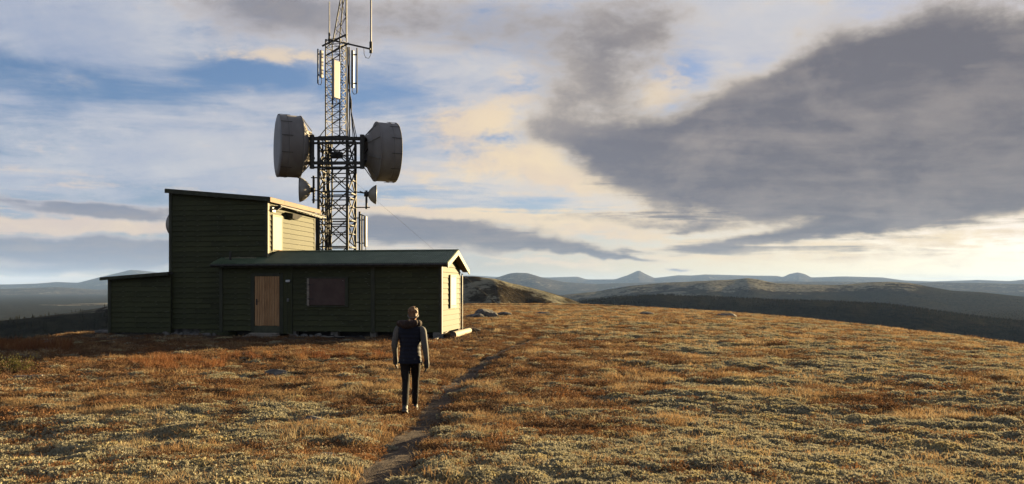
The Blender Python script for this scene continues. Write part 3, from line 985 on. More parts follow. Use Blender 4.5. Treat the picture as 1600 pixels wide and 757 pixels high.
def strut(name, p0, p1, w, h, mat, parent):
    p0, p1 = Vector(p0), Vector(p1); d = p1 - p0
    o = bpy.data.objects.new(name, unit_bar(mat)); COL.objects.link(o); o.parent = parent
    s, u = frame_from(d)
    m = Matrix((s, u, d.normalized())).transposed().to_4x4()
    m = Matrix.Translation(p0) @ m @ Matrix.Diagonal((w, h, d.length, 1))
    o.matrix_basis = m
    return o


def pipe(name, pts, r, mat, parent, n=8):
    return MB().tube(pts, r, n).build(name, M[mat], parent)


def build_tower():
    base = -2.0
    t = empty('lattice_tower', (TW.x, TW.y, base), 0, 'tall dark steel lattice tower rising behind the huts', 'tower')
    def L(p): p = Vector(p); return Vector((p.x - TW.x, p.y - TW.y, p.z - base))
    # lower square section; the view ray at the tower leans to the left
    ray = math.atan2(TW.x, TW.y)
    D1 = 1.005
    phi = R(-28)
    def corners(Dd, ph, cx, cy):
        out = []
        for k in range(4):
            a = ph + k * math.pi / 2
            lx, ly = Dd * math.cos(a), Dd * math.sin(a)          # across the ray, along the ray
            out.append(Vector((cx + lx * math.cos(-ray) - ly * math.sin(-ray), cy + lx * math.sin(-ray) + ly * math.cos(-ray), 0)))
        return out
    c1 = corners(D1, -R(62), 0, 0)
    H1 = 7.34 - base
    for c in c1:
        strut('leg', c, c + Vector((0, 0, H1)), 0.12, 0.12, 'steel_dark', t)
    nb = 7; bh = H1 / nb
    for i in range(nb):
        z0, z1 = i * bh, (i + 1) * bh
        for k in range(4):
            a, b = c1[k], c1[(k + 1) % 4]
            zu = Vector((0, 0, 1))
            off = (a + b).normalized() * 0.045
            strut('brace', a + off + zu * (z0 + .04), b + off + zu * (z1 - .04), 0.055, 0.045, 'steel_dark', t)
            strut('brace', b - off * .3 + zu * (z0 + .04), a - off * .3 + zu * (z1 - .04), 0.055, 0.045, 'steel_dark', t)
            strut('crossbar', a + zu * z1, b + zu * z1, 0.07, 0.06, 'steel_dark', t)
            strut('crossbar', a + zu * (z0 + bh * 0.5), b + zu * (z0 + bh * 0.5), 0.05, 0.045, 'steel_dark', t)
            if i in (3, 4, 5):
                strut('crossbar', a + zu * (z1 - 0.25), b + zu * (z1 - 0.25), 0.05, 0.05, 'steel_dark', t)
    # upper mast
    cm = L(tpos(525, 218)); cm.z = 0
    c2 = corners(0.53, -R(70), cm.x, cm.y)
    z0, zt = H1 - 0.3, 12.2 - base
    for c in c2:
        strut('leg', c + Vector((0, 0, z0)), c + Vector((0, 0, zt)), 0.055, 0.055, 'steel_dark', t)
    nb = 13; bh = (zt - z0) / nb
    for i in range(nb):
        for k in range(4):
            a, b = c2[k], c2[(k + 1) % 4]
            zu = Vector((0, 0, 1))
            za, zb = z0 + i * bh, z0 + (i + 1) * bh
            p, q = (a, b) if i % 2 == 0 else (b, a)
            strut('brace', p + zu * za, q + zu * zb, 0.024, 0.024, 'steel_dark', t)
            strut('crossbar', a + zu * zb, b + zu * zb, 0.022, 0.022, 'steel_dark', t)
            if i >= 3: strut('brace', q + zu * za, p + zu * zb, 0.018, 0.018, 'steel_dark', t)
    # pointed top
    ap = L(tpos(540.5, -48))
    feet = [L(tpos(520.5, 63, -.3)), L(tpos(541, 60, -.1)), L(tpos(531, 58, .35))]
    for f in feet:
        strut('top_leg', f, ap + (f - ap) * 0.06, 0.05, 0.05, 'steel_dark', t)
    for i in range(6):
        for k in range(3):
            a, b = feet[k], feet[(k + 1) % 3]
            f0, f1 = i / 6.5, (i + 1) / 6.5
            p, q = (a, b) if (i + k) % 2 else (b, a)
            strut('brace', p.lerp(ap, f0), q.lerp(ap, f1), 0.02, 0.02, 'steel_dark', t)
    pipe('lightning_rod', [L(tpos(541.5, 66)), L(tpos(541.5, -70))], 0.028, 'steel_galvanised', t)
    # arms at the top
    for (pa, pb, w) in (((504, 72, -.5), (542, 54, .4), .09), ((513, 62, .2), (579, 77, -.2), .07), ((511, 86, -.5), (545, 68, .3), .08), ((545, 69, .2), (579, 77, -.2), .05)):
        strut('arm', L(tpos(*pa)), L(tpos(*pb)), w, w, 'steel_dark', t)
    # head frame that carries the two drums
    zu = Vector((0, 0, 1))
    for (py, w) in ((217, .16), (224, .10), (255, .14), (262, .09)):
        for dy in (-0.85, 0.65):
            strut('beam', L(tpos(484, py, dy)), L(tpos(569, py, dy)), w, w, 'steel_dark', t)
    for (px, dy) in ((484, 0), (569, 0), (500, -.1), (554, -.1), (530, 0)):
        for py in (217, 255):
            strut('beam', L(tpos(px, py, -0.85)), L(tpos(px, py, 0.65)), .12, .12, 'steel_dark', t)
    for (px, dy) in ((487.5, -0.9), (487.5, 0.5), (566, -0.9), (566, 0.5)):
        pipe('mount_pipe', [L(tpos(px, 211, dy)), L(tpos(px, 264, dy))], 0.115, 'steel_dark', t, 12)
    for (pa, pb) in (((500, 225), (554, 252)), ((554, 225), (500, 252))):
        strut('brace', L(tpos(*pa, -.8)), L(tpos(*pb, -.8)), .05, .05, 'steel_dark', t)
    strut('junction_box', L(tpos(518, 243, -.4)), L(tpos(535, 243, -.4)), .3, .28, 'steel_dark', t)
    # stays from the head frame to the mast
    for (pa, pb) in (((495, 219), (510, 200)), ((558, 219), (546, 160)), ((552, 219), (543, 100))):
        strut('stay', L(tpos(*pa)), L(tpos(*pb)), .035, .035, 'steel_dark', t)
    # cable ladder and hanging cables inside the tower
    for k, px in enumerate((505, 508, 511, 515, 518)):
        pts = [L(tpos(px + random.uniform(-1.4, 1.4), py, random.uniform(-.3, .3))) for py in range(222, 520, 22)]
        pipe('feeder_cable', pts, random.uniform(0.03, 0.05), 'rubber_black', t, 6)
    for k, px in enumerate((543.5, 546)):
        pts = [L(tpos(px + random.uniform(-.6, .6), py)) for py in range(74, 222, 12)]
        pipe('feeder_cable', pts, 0.035, 'rubber_black', t, 6)
    pipe('feeder_cable', [L(tpos(*p)) for p in ((545, 140), (549, 158), (549, 180), (552, 200), (555, 218))], 0.028, 'rubber_black', t, 6)
    pipe('feeder_cable', [L(tpos(*p)) for p in ((493, 340), (496, 352), (497, 372), (496, 392), (499, 430))], 0.12, 'rubber_black', t, 8)
    return t


def drum_antenna(name, label, face, d, scale, back_len, struts, lift=0.0):
    """large shrouded dish: radome, drum, cone and hub; face = centre of the radome, d = the way it looks"""
    face = Vector(face); d = Vector(d).normalized()
    foot = face - d * back_len
    t = empty(name, foot, 0, label, 'antenna', 'large drum antennas on the tower')
    f = face - foot; b = -d
    rad = 1.5 * scale
    dr = MB()
    dr.lathe([(0.0, rad), (1.05 * scale, rad), (1.08 * scale, rad * 0.985), (1.09 * scale, rad * 0.94), (0.03, rad * 0.94)], f, b, 56)
    drum = dr.build('drum', M['drum_grey'], t)
    MB().lathe([(0.02, rad * 0.99), (-0.02, rad * 0.985), (-0.05, rad * 0.7), (-0.06, 0.0)], f, b, 56).build('radome', M['radome_grey'], t)
    for a in (0.02, 0.36 * scale, 1.03 * scale):
        MB().lathe([(a - 0.03, rad + 0.002), (a - 0.025, rad + 0.028), (a + 0.025, rad + 0.028), (a + 0.03, rad + 0.002)], f, b, 56).build('rim_band', M['drum_grey'], drum)
    for k in range(12):
        s, u = frame_from(b); ang = 2 * math.pi * (k + .35) / 12
        p = f + (s * math.cos(ang) + u * math.sin(ang)) * (rad + 0.035)
        strut('clip', p + b * 0.0, p + b * 0.52 * scale, 0.025, 0.02, 'steel_dark', drum)
    cone = MB().lathe([(1.06 * scale, rad * 0.97), (1.30 * scale, rad * 0.72), (1.36 * scale, rad * 0.64), (1.38 * scale, rad * 0.58), (back_len - 0.04, rad * 0.53), (back_len - 0.02, rad * 0.50), (back_len - 0.05, rad * 0.44), (back_len - 0.35, rad * 0.40), (back_len - 0.36, 0)], f, b, 48)
    cone.build('cone', M['drum_grey'], t)
    s, u = frame_from(b)
    for k in range(struts):
        ang = 2 * math.pi * (k + .5) / struts
        e = s * math.cos(ang) + u * math.sin(ang)
        MB().tube([f + b * 1.04 * scale + e * (rad * 1.0), f + b * (back_len - 0.04) + e * rad * 0.56], 0.022, 6).build('stay', M['steel_galvanised'], t)
    # bracket to the pipe
    for k in (-1, 1):
        MB().bar(f + b * (back_len - 0.35) + Vector((0, 0, 0.5 * k)), f + b * (back_len + 0.16) + Vector((0, 0, 0.5 * k)), 0.10, 0.10).build('bracket', M['steel_dark'], t)
    MB().bar(f + b * (back_len - 0.3) + u * 0.3 , f + b * (back_len + 0.1) - u * 0.3, 0.06, 0.06).build('bracket', M['steel_dark'], t)
    return t


def small_dish(name, label, face, d, rad, depth, group):
    face = Vector(face); d = Vector(d).normalized(); b = -d
    foot = face + b * (depth + 0.2)
    t = empty(name, foot, 0, label, 'dish', group)
    f = face - foot
    MB().lathe([(0.0, 0.0), (0.0, rad * 0.97), (0.02, rad), (depth * 0.18, rad * 0.99), (depth * 0.40, rad * 0.88), (depth * 0.62, rad * 0.72), (depth * 0.82, rad * 0.52), (depth * .95, rad * 0.32), (depth, rad * 0.2), (depth + 0.01, 0.0)], f, b, 36).build('reflector', M['antenna_white'], t)
    MB().lathe([(0.005, rad + .002), (0.01, rad + .02), (0.05, rad + .018), (0.055, rad - .01)], f, b, 36).build('rim_band', M['steel_galvanised'], t)
    MB().lathe([(depth - .02, 0.0), (depth - .02, 0.13), (depth + 0.20, 0.12), (depth + 0.2, 0.0)], f, b, 12).build('radio_unit', M['steel_dark'], t)
    return t


def panel_antenna(label, px, py0, py1, w, dpt, faced, dy=0.0, mat='antenna_white'):
    p0, p1 = tpos(px, py1, dy), tpos(px, py0, dy)
    t = empty('panel_antenna', p0, faced, label, 'antenna', 'upright panel antennas')
    H = p1.z - p0.z
    body = bevel(MB().box(-w / 2, w / 2, -dpt / 2, dpt / 2, 0, H).build('body', M[mat], t), min(w, dpt) * 0.25, 3)
    for z in (0.12 * H, 0.88 * H):
        MB().bar((0, dpt / 2, z), (0, dpt / 2 + 0.16, z), 0.06, 0.05).build('bracket', M['steel_dark'], t)
    MB().tube([(0, dpt / 2 + 0.16, -0.25), (0, dpt / 2 + 0.16, H + 0.1)], 0.035, 8).build('mount_pipe', M['steel_dark'], t)
    MB().tube([(0.02, 0, 0.0), (0.03, 0.0, -0.18), (0.05, 0.08, -0.32), (0.03, 0.2, -0.30), (0.0, 0.24, -0.1)], 0.018, 6).build('cable', M['rubber_black'], t)
    return t


build_tower()
lp = tpos(434, 228, -0.5)
drum_antenna('drum_antenna', 'large grey drum antenna facing left from the tower head', lp, (-.90, -.40, 0.0), 1.0, 1.62, 8)
rp = tpos(617.5, 239.5, 0.55)
drum_antenna('drum_antenna', 'large grey drum antenna facing right from the tower, cone towards the viewer', rp, (.925, .38, 0.0), 0.965, 1.55, 8)
small_dish('dish_antenna', 'small white dish on the left of the tower beside the tall hut', tpos(467.5, 296.5, -.3), (-.96, -.20, 0), 0.60, 0.56, 'small white dishes')
small_dish('dish_antenna', 'small white cone dish on the right side of the tower', tpos(588, 304.5, .2), (.97, .22, -.02), 0.46, 0.40, 'small white dishes')


def mount(label, pole, arms):
    b = tpos(*pole[1])
    t = empty('antenna_mount', b, 0, label, 'mount')
    MB().tube([tpos(*pole[0]) - b, Vector((0, 0, 0))], 0.055, 10).build('pole', M['steel_dark'], t)
    for a0, a1 in arms:
        MB().bar(tpos(*a0) - b, tpos(*a1) - b, 0.05, 0.05).build('arm', M['steel_dark'], t)
    return t


mount('short pole bracket behind the small dish left of the tower', ((490, 275, -.3), (490, 318, -.3)), [((486, 278, -.3), (500, 278, -.2)), ((484, 297, -.3), (500, 299, -.2)), ((487, 313, -.3), (500, 313, -.2))])
mount('short pole bracket of the cone dish right of the tower', ((572.5, 298, .2), (572.5, 327, .2)), [((554, 300, 0), (575, 303, .2)), ((554, 324.5, 0), (578, 324.5, .2)), ((562, 299, .1), (569, 302, .1))])
mount('thin dark pole on arms low beside the tower', ((562, 331, .1), (562, 392, .1)), [((554, 341, 0), (563, 341, .1)), ((554, 379, 0), (563, 379, .1)), ((562, 335, .1), (570, 338, .1))])
panel_antenna('narrow panel antenna on the left of the upper mast', 502, 79, 122, .17, .13, R(60), -.3)
panel_antenna('narrow panel antenna on the right of the upper mast', 551, 79, 138, .14, .13, R(-100), 0.2)
panel_antenna('wide sunlit panel antenna in the middle of the upper mast', 525, 95, 154, .42, .12, R(60), -.75)
panel_antenna('low panel antenna beside the tower just above the hut roof', 571, 338, 386, .13, .12, R(60), 0.1)


def whip(label, px, py0, py1, r, foot_arm=None):
    b = tpos(px, py1)
    t = empty('whip_antenna', b, 0, label, 'antenna')
    MB().tube([Vector((0, 0, 0)), tpos(px, py0) - b], [r, r * 0.8], 8).build('rod', M['antenna_white' if r > .04 else 'steel_galvanised'], t)
    MB().tube([Vector((0, 0, -0.1)), Vector((0, 0, 0.45))], r * 1.7, 8).build('socket', M['steel_dark'], t)
    return t


whip('tall whip antenna at the end of the long right arm', 579.5, -34, 80, 0.045)
whip('thin whip antenna on the left of the mast top', 514.5, 3, 66, 0.03)
tb = tpos(579, 82)
tag(MB().tube([tpos(579, 80), tpos(579.5, 86), tpos(576, 91.5), tpos(571.5, 90.5), tpos(569, 85), tpos(568.5, 76)], 0.014, 6).build('antenna_lead', M['rubber_black']),
    'thin looped cable under the end of the long arm', 'cable')
# dish behind the tall hut, only its pale rim shows past the wall
wdish = small_dish('dish_antenna', 'pale dish whose rim shows past the tall hut\'s left wall', (-14.64, 35.2, 2.81), (-.5, .866, 0), 0.74, 0.35, 'small white dishes')
wl = Vector(wdish.location)
MB().bar((0, 0, 0), hut(-11.5, 3.1, 2.81 - Z0) - wl, .07, .07).build('wall_arm', M['steel_dark'], wdish)
# guy wire from the tower down to the right
gz = ground_z(0.3, 47.0)
tag(MB().tube([tpos(556, 286), Vector((0.3, 47.0, gz))], 0.0045, 5).build('guy_wire', M['steel_dark']), 'thin guy wire slanting from the tower to the ground right of the gable', 'wire')

# ------------------------------------------------------------------ small things round the huts
def rock(name, x, y, sx, sy, sz, seed, label=None, cat='rock', group=None, mat='stone_grey', sink=0.25, rz=0.0, sub=3):
    bm = bmesh.new()
    bmesh.ops.create_icosphere(bm, subdivisions=sub, radius=1.0)
    co = np.array([v.co[:] for v in bm.verts])
    rg = np.random.default_rng(seed)
    k = np.ones(len(co))
    for i in range(9):                                  # flat broken faces
        n = rg.normal(size=3); n /= np.linalg.norm(n)
        d = co @ n; lim = rg.uniform(0.45, 0.8)
        k = np.where(d * k > lim, lim / np.maximum(d, 1e-6), k)
    co = co * k[:, None]
    co += 0.05 * np.stack([fbm(co[:, 0] * 3 + seed, co[:, 1] * 3 + co[:, 2] * 2, 3, seed + i) for i in range(3)], -1)
    for v, c in zip(bm.verts, co): v.co = (c[0] * sx, c[1] * sy, c[2] * sz)
    me = bpy.data.meshes.new(name); bm.to_mesh(me); bm.free()
    me.materials.append(M[mat])
    o = link(bpy.data.objects.new(name, me))
    o.location = (x, y, ground_z(x, y) + sz * (0.42 - sink)); o.rotation_euler = (0, 0, rz)
    return tag(o, label, cat, group) if label else o


def gpt(px, py, it=6):
    """ground point seen at a photo pixel"""
    z = -1.9; Y = 20.0
    for _ in range(it * 2):
        Y = 0.5 * Y + 0.5 * (-z * F / (py - PY0)); X_ = (px - PX0) / F * Y
        z = ground_z(X_, Y)
    return X_, Y


# outcrop behind the gable
for (px, py, sx, sy, sz, sd, lb) in ((762, 496, .95, .7, .62, 3, 'grey boulder with sunlit right end on the skyline right of the gable'),
                                    (738, 497, .8, .6, .34, 4, 'low grey slab of rock between the gable and the boulder'),
                                    (788, 494, .7, .5, .26, 5, 'small dark rock just right of the skyline boulder'),
                                    (846, 485, .75, .5, .22, 6, 'small far rock on the skyline right of the boulder'),
                                    (1010, 486, .7, .5, .2, 8, 'low rock on the skyline in the middle of the picture'),
                                    (1135, 492, .9, .6, .24, 9, 'dark rock at the skyline where the hill starts to fall'),
                                    (432, 589, .30, .22, .15, 12, 'grey stone in the grass left of the walker'),
                                    (492, 660, .24, .16, .10, 13, 'small brown stone low left of the path'),
                                    (515, 722, .17, .12, .09, 14, 'small dark stone close to the path at the bottom'),
                                    (85, 541, .8, .4, .22, 15, 'flat grey rock in the shade at far left'),
                                    (165, 520, .7, .35, .16, 16, 'pale flat rock at the corner of the lean-to shed')):
    x, y = gpt(px, py)
    if py < 500: y = min(y, 62); x = (px - PX0) / F * y
    rock('boulder' if sx > .7 else 'stone', x, y, sx, sy, sz, sd, lb, 'rock')
ORD = ['first', 'second', 'third', 'fourth', 'fifth', 'sixth', 'seventh', 'eighth', 'ninth']
# rubble under the tall hut
for k in range(9):
    p = hut(-11.2 + k * 0.24 + random.uniform(-.08, .08), 0.15 - random.uniform(0, .35))
    rock('foundation_stone', p.x, p.y, random.uniform(.12, .24), random.uniform(.12, .2), random.uniform(.10, .18), 30 + k,
         'rubble stone under the tall hut\'s front, %s from the lean-to shed' % ORD[k], 'rock', 'rubble under the tall hut', sub=2)
for k in range(5):
    p = hut(-5.75 + k * 0.27, 0.02 - random.uniform(0, .15))
    rock('foundation_stone', p.x, p.y, random.uniform(.15, .26), .18, random.uniform(.10, .16), 50 + k,
         'rubble stone under the low hut, %s to the right of the door' % ORD[k], 'rock', 'rubble under the low hut', sub=2)
# door step
c = hut(-7.05, -0.35)
t = empty('door_step', (c.x, c.y, Z0), RZ_H, 'worn plank step on the ground below the door', 'step')
for (y, z, l, dx) in ((0.10, 0.10, 1.15, 0.0), (-0.12, 0.0, 1.35, -0.05), (-0.12, 0.045, 1.3, 0.06)):
    bevel(MB().box(-l / 2 + dx, l / 2 + dx, y - 0.13, y + 0.13, z - 0.01, z + 0.035).build('plank', M['weathered_plank'], t), 0.006)
MB().box(-0.45, 0.4, -0.02, 0.22, -0.15, 0.088).build('block', M['stone_block'], t)
# loose hose and plank before the front wall
pts = [hut(-5.0 + 0.09 * k + 0.1 * math.sin(k), -0.55 - 0.22 * math.sin(k * 0.55), 0.08) for k in range(26)]
pts = [(p.x, p.y, ground_z(p.x, p.y) + 0.03 + 0.04 * abs(math.sin(k))) for k, p in enumerate(pts)]
tag(MB().tube(pts, 0.02, 6).build('hose', M['rubber_black']), 'black hose lying in loops below the shuttered window', 'hose')


def plank(label, a, b, w=0.14, th=0.03, mat='weathered_plank'):
    a, b = Vector(a), Vector(b)
    o = MB().bar(a, b, w, th).build('plank', M[mat]); bevel(o, 0.004)
    return tag(o, label, 'plank')


def on_ground(px, py, dz=0.03):
    x, y = gpt(px, py); return (x, y, ground_z(x, y) + dz)


a, b = hut(-4.75, -0.5), hut(-3.7, -0.42)
plank('short grey plank lying by the hose before the low hut', (a.x, a.y, ground_z(a.x, a.y) + .05), (b.x, b.y, ground_z(b.x, b.y) + .06), 0.12)
plank('sunlit plank lying at the foot of the gable corner', on_ground(681, 531, .02), on_ground(699, 523, .14), 0.10)
plank('pale plank lying on the grass beside the gable log', on_ground(711, 527, .04), on_ground(728, 519, .05), 0.24)
plank('lone pale plank on the shaded grass at far left', on_ground(24, 592, .05), on_ground(68, 592, .07), 0.10)
a, b = hut(0.42, 0.15, 0.10), hut(0.46, 3.0, 0.12)
lg = tag(MB().tube([a, a.lerp(b, 0.3), a.lerp(b, 0.5), a.lerp(b, 0.53), b], [.13, .125, .122, .115, .11], 14).build('log', M['birch_bark']), 'pale sunlit log lying along the foot of the gable', 'log')
MB().tube([a - (b - a).normalized() * 0.012, a], .124, 14).build('cut_end', M['dark_bark'], lg)
tag(MB().tube([hut(0.30, 3.15, 0.12), hut(0.62, 3.35, 0.14), hut(0.8, 3.6, 0.1)], [.10, .08, .05], 10).build('log', M['dark_bark']), 'short dark log at the back corner of the gable', 'log')
p = Vector(on_ground(747, 526, -0.05)); q = Vector(((738 - PX0) / F * p.y, p.y, (PY0 - 508) / F * p.y))
tag(MB().tube([p, p.lerp(q, .45) + Vector((.02, 0, 0)), q], [.018, .016, .012], 6).build('stake', M['dark_bark']), 'thin leaning stake in the grass right of the gable', 'stake')


# ------------------------------------------------------------------ trodden path
def build_path():
    pts = [Vector((x, y, 0)) for x, y in PATH]
    fine = []
    for a, b in zip(pts[:-1], pts[1:]):
        n = max(2, int((b - a).length / 0.12))
        fine += [a.lerp(b, k / n) for k in range(n)]
    # smooth the centre line
    F2 = np.array([[p.x, p.y] for p in fine])
    for _ in range(60):
        F2[1:-1] = 0.25 * F2[:-2] + 0.5 * F2[1:-1] + 0.25 * F2[2:]
    d = np.gradient(F2, axis=0); d /= np.linalg.norm(d, axis=1)[:, None]
    nrm = np.stack([d[:, 1], -d[:, 0]], -1)
    cols = 9
    s = np.arange(len(F2)) * 0.12
    wl = 0.26 + 0.10 * fbm(s / 0.9, s * 0 + 3, 3, 5); wr = 0.26 + 0.10 * fbm(s / 0.9, s * 0 + 9, 3, 6)
    taper = np.clip((32.5 - F2[:, 1]) / 12.0, 0.12, 1)
    g = np.linspace(-1, 1, cols)
    W = np.where(g[None] < 0, wl[:, None], wr[:, None]) * g[None] * taper[:, None]
    x = F2[:, 0][:, None] + nrm[:, 0][:, None] * W; y = F2[:, 1][:, None] + nrm[:, 1][:, None] * W
    z = terrain(x.ravel(), y.ravel())[0].reshape(x.shape)
    z = z + 0.012 * (1 - np.abs(g[None]) ** 4) - 0.006 * (np.abs(g[None]) > .99) + 0.012 * fbm(x / .16, y / .16, 3, 9)
    n = len(F2)
    I = np.arange(n * cols).reshape(n, cols)
    q = np.stack([I[:-1, :-1], I[:-1, 1:], I[1:, 1:], I[1:, :-1]], -1).reshape(-1, 4)
    me = bpy.data.meshes.new('path'); me.from_pydata(np.stack([x, y, z], -1).reshape(-1, 3).tolist(), [], q.tolist())
    m, nt, b = new_mat('trodden_peat')
    gm = nt.nodes.new('ShaderNodeNewGeometry'); P = gm.outputs['Position']
    a1, a2 = xnoise(P, 9, 6, .65), xnoise(P, 60, 3, .6)
    c = xmix(a1.ss(.35, .65), (.034, .024, .017), (.080, .058, .041))
    c = xmix((a2 - .62).ss(0, .06), c, (.16, .13, .10))
    nt.links.new(c, b.inputs['Base Color']); b.inputs['Roughness'].default_value = .95; b.inputs['Specular IOR Level'].default_value = .15
    add_bump(nt, b, a1 * .5 + a2 * .5, .9, .04)
    me.materials.append(m)
    o = link(bpy.data.objects.new('path', me)); o['kind'] = 'structure'
    bm = bmesh.new(); bm.from_mesh(me); bmesh.ops.recalc_face_normals(bm, faces=bm.faces[:])
    if sum(f.normal.z for f in bm.faces) < 0: bmesh.ops.reverse_faces(bm, faces=bm.faces[:])
    bm.to_mesh(me); bm.free()


build_path()


# ------------------------------------------------------------------ heath plants (countless: instanced)
def leaf_mat(name, c0, c1, c2, trans=0.35):
    m, nt, b = new_mat(name)
    g = nt.nodes.new('ShaderNodeNewGeometry'); P = g.outputs['Position']
    r = obj_random(nt)
    patch = xnoise(P, 0.45, 4, 0.6)
    c = xmix((patch.ss(.35, .65) * .6 + r * .4).clamp(), c0, c1)
    c = xmix((r * 7.13 - X.op('FLOOR', r * 7.13)).ss(.72, .95), c, c2)
    nt.links.new(c, b.inputs['Base Color'])
    b.inputs['Roughness'].default_value = .8; b.inputs['Specular IOR Level'].default_value = .0 if name == 'conifer' else .12
    t = nt.nodes.new('ShaderNodeBsdfTranslucent'); nt.links.new(c, t.inputs['Color'])
    mx = nt.nodes.new('ShaderNodeMixShader'); mx.inputs[0].default_value = trans
    nt.links.new(b.outputs[0], mx.inputs[1]); nt.links.new(t.outputs[0], mx.inputs[2])
    out = [n for n in nt.nodes if n.type == 'OUTPUT_MATERIAL'][0]
    nt.links.new(mx.outputs[0], out.inputs[0])
    return m


leaf_mat('dry_grass', (.205, .120, .055), (.280, .195, .102), (.33, .26, .155), .35)
leaf_mat('reindeer_lichen', (.215, .198, .135), (.285, .262, .182), (.30, .255, .140), .25)
leaf_mat('dwarf_heath', (.084, .048, .027), (.145, .077, .036), (.19, .090, .036), .25)
leaf_mat('conifer', (.011, .013, .008), (.025, .023, .013), (.036, .027, .014), .1)
leaf_mat('willow_leaf', (0.0612, 0.0612, 0.0180), (0.1080, 0.0900, 0.0252), (0.1440, 0.1080, 0.0288), .35)
leaf_mat('rust_twigs', (.125, .050, .022), (.19, .085, .034), (.24, .13, .055), .3)


def proto(name, mb, mat):
    me = mb.mesh(name, M[mat]); return bpy.data.objects.new(name, me)


def grass_proto(rg, n, spread, h, lean, w=0.004):
    mb = MB()
    for _ in range(n):
        a = rg.uniform(0, 2 * math.pi); q = spread * math.sqrt(rg.uniform())
        x, y = q * math.cos(a), q * math.sin(a)
        hh = h * rg.uniform(.45, 1.15)
        b = rg.uniform(0, 2 * math.pi); l = lean * hh * rg.uniform(.2, 1.3)
        dx, dy = l * math.cos(b), l * math.sin(b)
        c = rg.uniform(0, math.pi); wx, wy = w * math.cos(c), w * math.sin(c)
        z0 = -.02
        mb.add([(x - wx, y - wy, z0), (x + wx, y + wy, z0), (x + dx * .4 + wx * .8, y + dy * .4 + wy * .8, hh * .6), (x + dx * .4 - wx * .8, y + dy * .4 - wy * .8, hh * .6), (x + dx, y + dy, hh)],
               [(0, 1, 2, 3), (3, 2, 4)])
    return mb


def lichen_proto(rg, n, spread, h):
    """cushion of small upright branchlets"""
    mb = MB()
    for _ in range(n):
        a = rg.uniform(0, 2 * math.pi); q = spread * math.sqrt(rg.uniform())
        x, y = q * math.cos(a), q * math.sin(a)
        top = h * (1 - .75 * (q / spread) ** 2) * rg.uniform(.7, 1.15)
        s = rg.uniform(.006, .0115)
        for k in range(2):
            c = rg.uniform(0, 2 * math.pi); dx, dy = s * math.cos(c), s * math.sin(c)
            jx, jy, jz = rg.uniform(-s, s, 3)
            mb.add([(x - dx, y - dy, top - s * 1.6), (x + dx, y + dy, top - s * 1.6), (x + jx + dx * .6, y + jy + dy * .6, top + jz * .6), (x + jx - dx * .6, y + jy - dy * .6, top + jz * .6 + s * .3)], [(0, 1, 2, 3)])
    return mb


def heath_proto(rg, n, spread, h):
    mb = MB()
    for _ in range(n):
        a = rg.uniform(0, 2 * math.pi); q = spread * math.sqrt(rg.uniform())
        x, y = q * math.cos(a), q * math.sin(a); z = rg.uniform(.0, h) * (1 - .6 * (q / spread) ** 2)
        s = rg.uniform(.007, .014)
        d = rg.normal(size=3); d /= np.linalg.norm(d); e = np.cross(d, rg.normal(size=3)); e /= np.linalg.norm(e)
        p = np.array([x, y, z])
        mb.add([p - e * s * .5, p + d * s * 1.4, p + e * s * .5, p - d * s], [(0, 1, 2, 3)])
    for _ in range(n // 10):
        a = rg.uniform(0, 2 * math.pi); q = spread * .7 * math.sqrt(rg.uniform())
        x, y = q * math.cos(a), q * math.sin(a)
        e = Vector((x * 1.3, y * 1.3, h * rg.uniform(.6, 1.2)))
        mb.add([(x * .6 - .002, y * .6, -.01), (x * .6 + .002, y * .6, -.01), e], [(0, 1, 2)])
    return mb


def tree_proto(rg, h, w, mat='conifer'):
    mb = MB()
    mb.tube([(0, 0, -.5), (0, 0, h * .5), (0, 0, h * .97)], [.10, .07, .01], 5)
    L = 9
    for k in range(L):
        z = h * (.10 + .88 * k / L); rad = w * (1 - k / L) ** .8 * rg.uniform(.75, 1.1)
        m = 7
        for j in range(m):
            a = 2 * math.pi * (j + rg.uniform(-.3, .3)) / m; b = a + rg.uniform(.5, .8); rr = rad * rg.uniform(.6, 1.15)
            mb.add([(0, 0, z + h * .11), (rr * math.cos(a), rr * math.sin(a), z - h * rg.uniform(.0, .06)), (rr * math.cos(b), rr * math.sin(b), z - h * rg.uniform(.0, .06))], [(0, 1, 2)])
    return mb


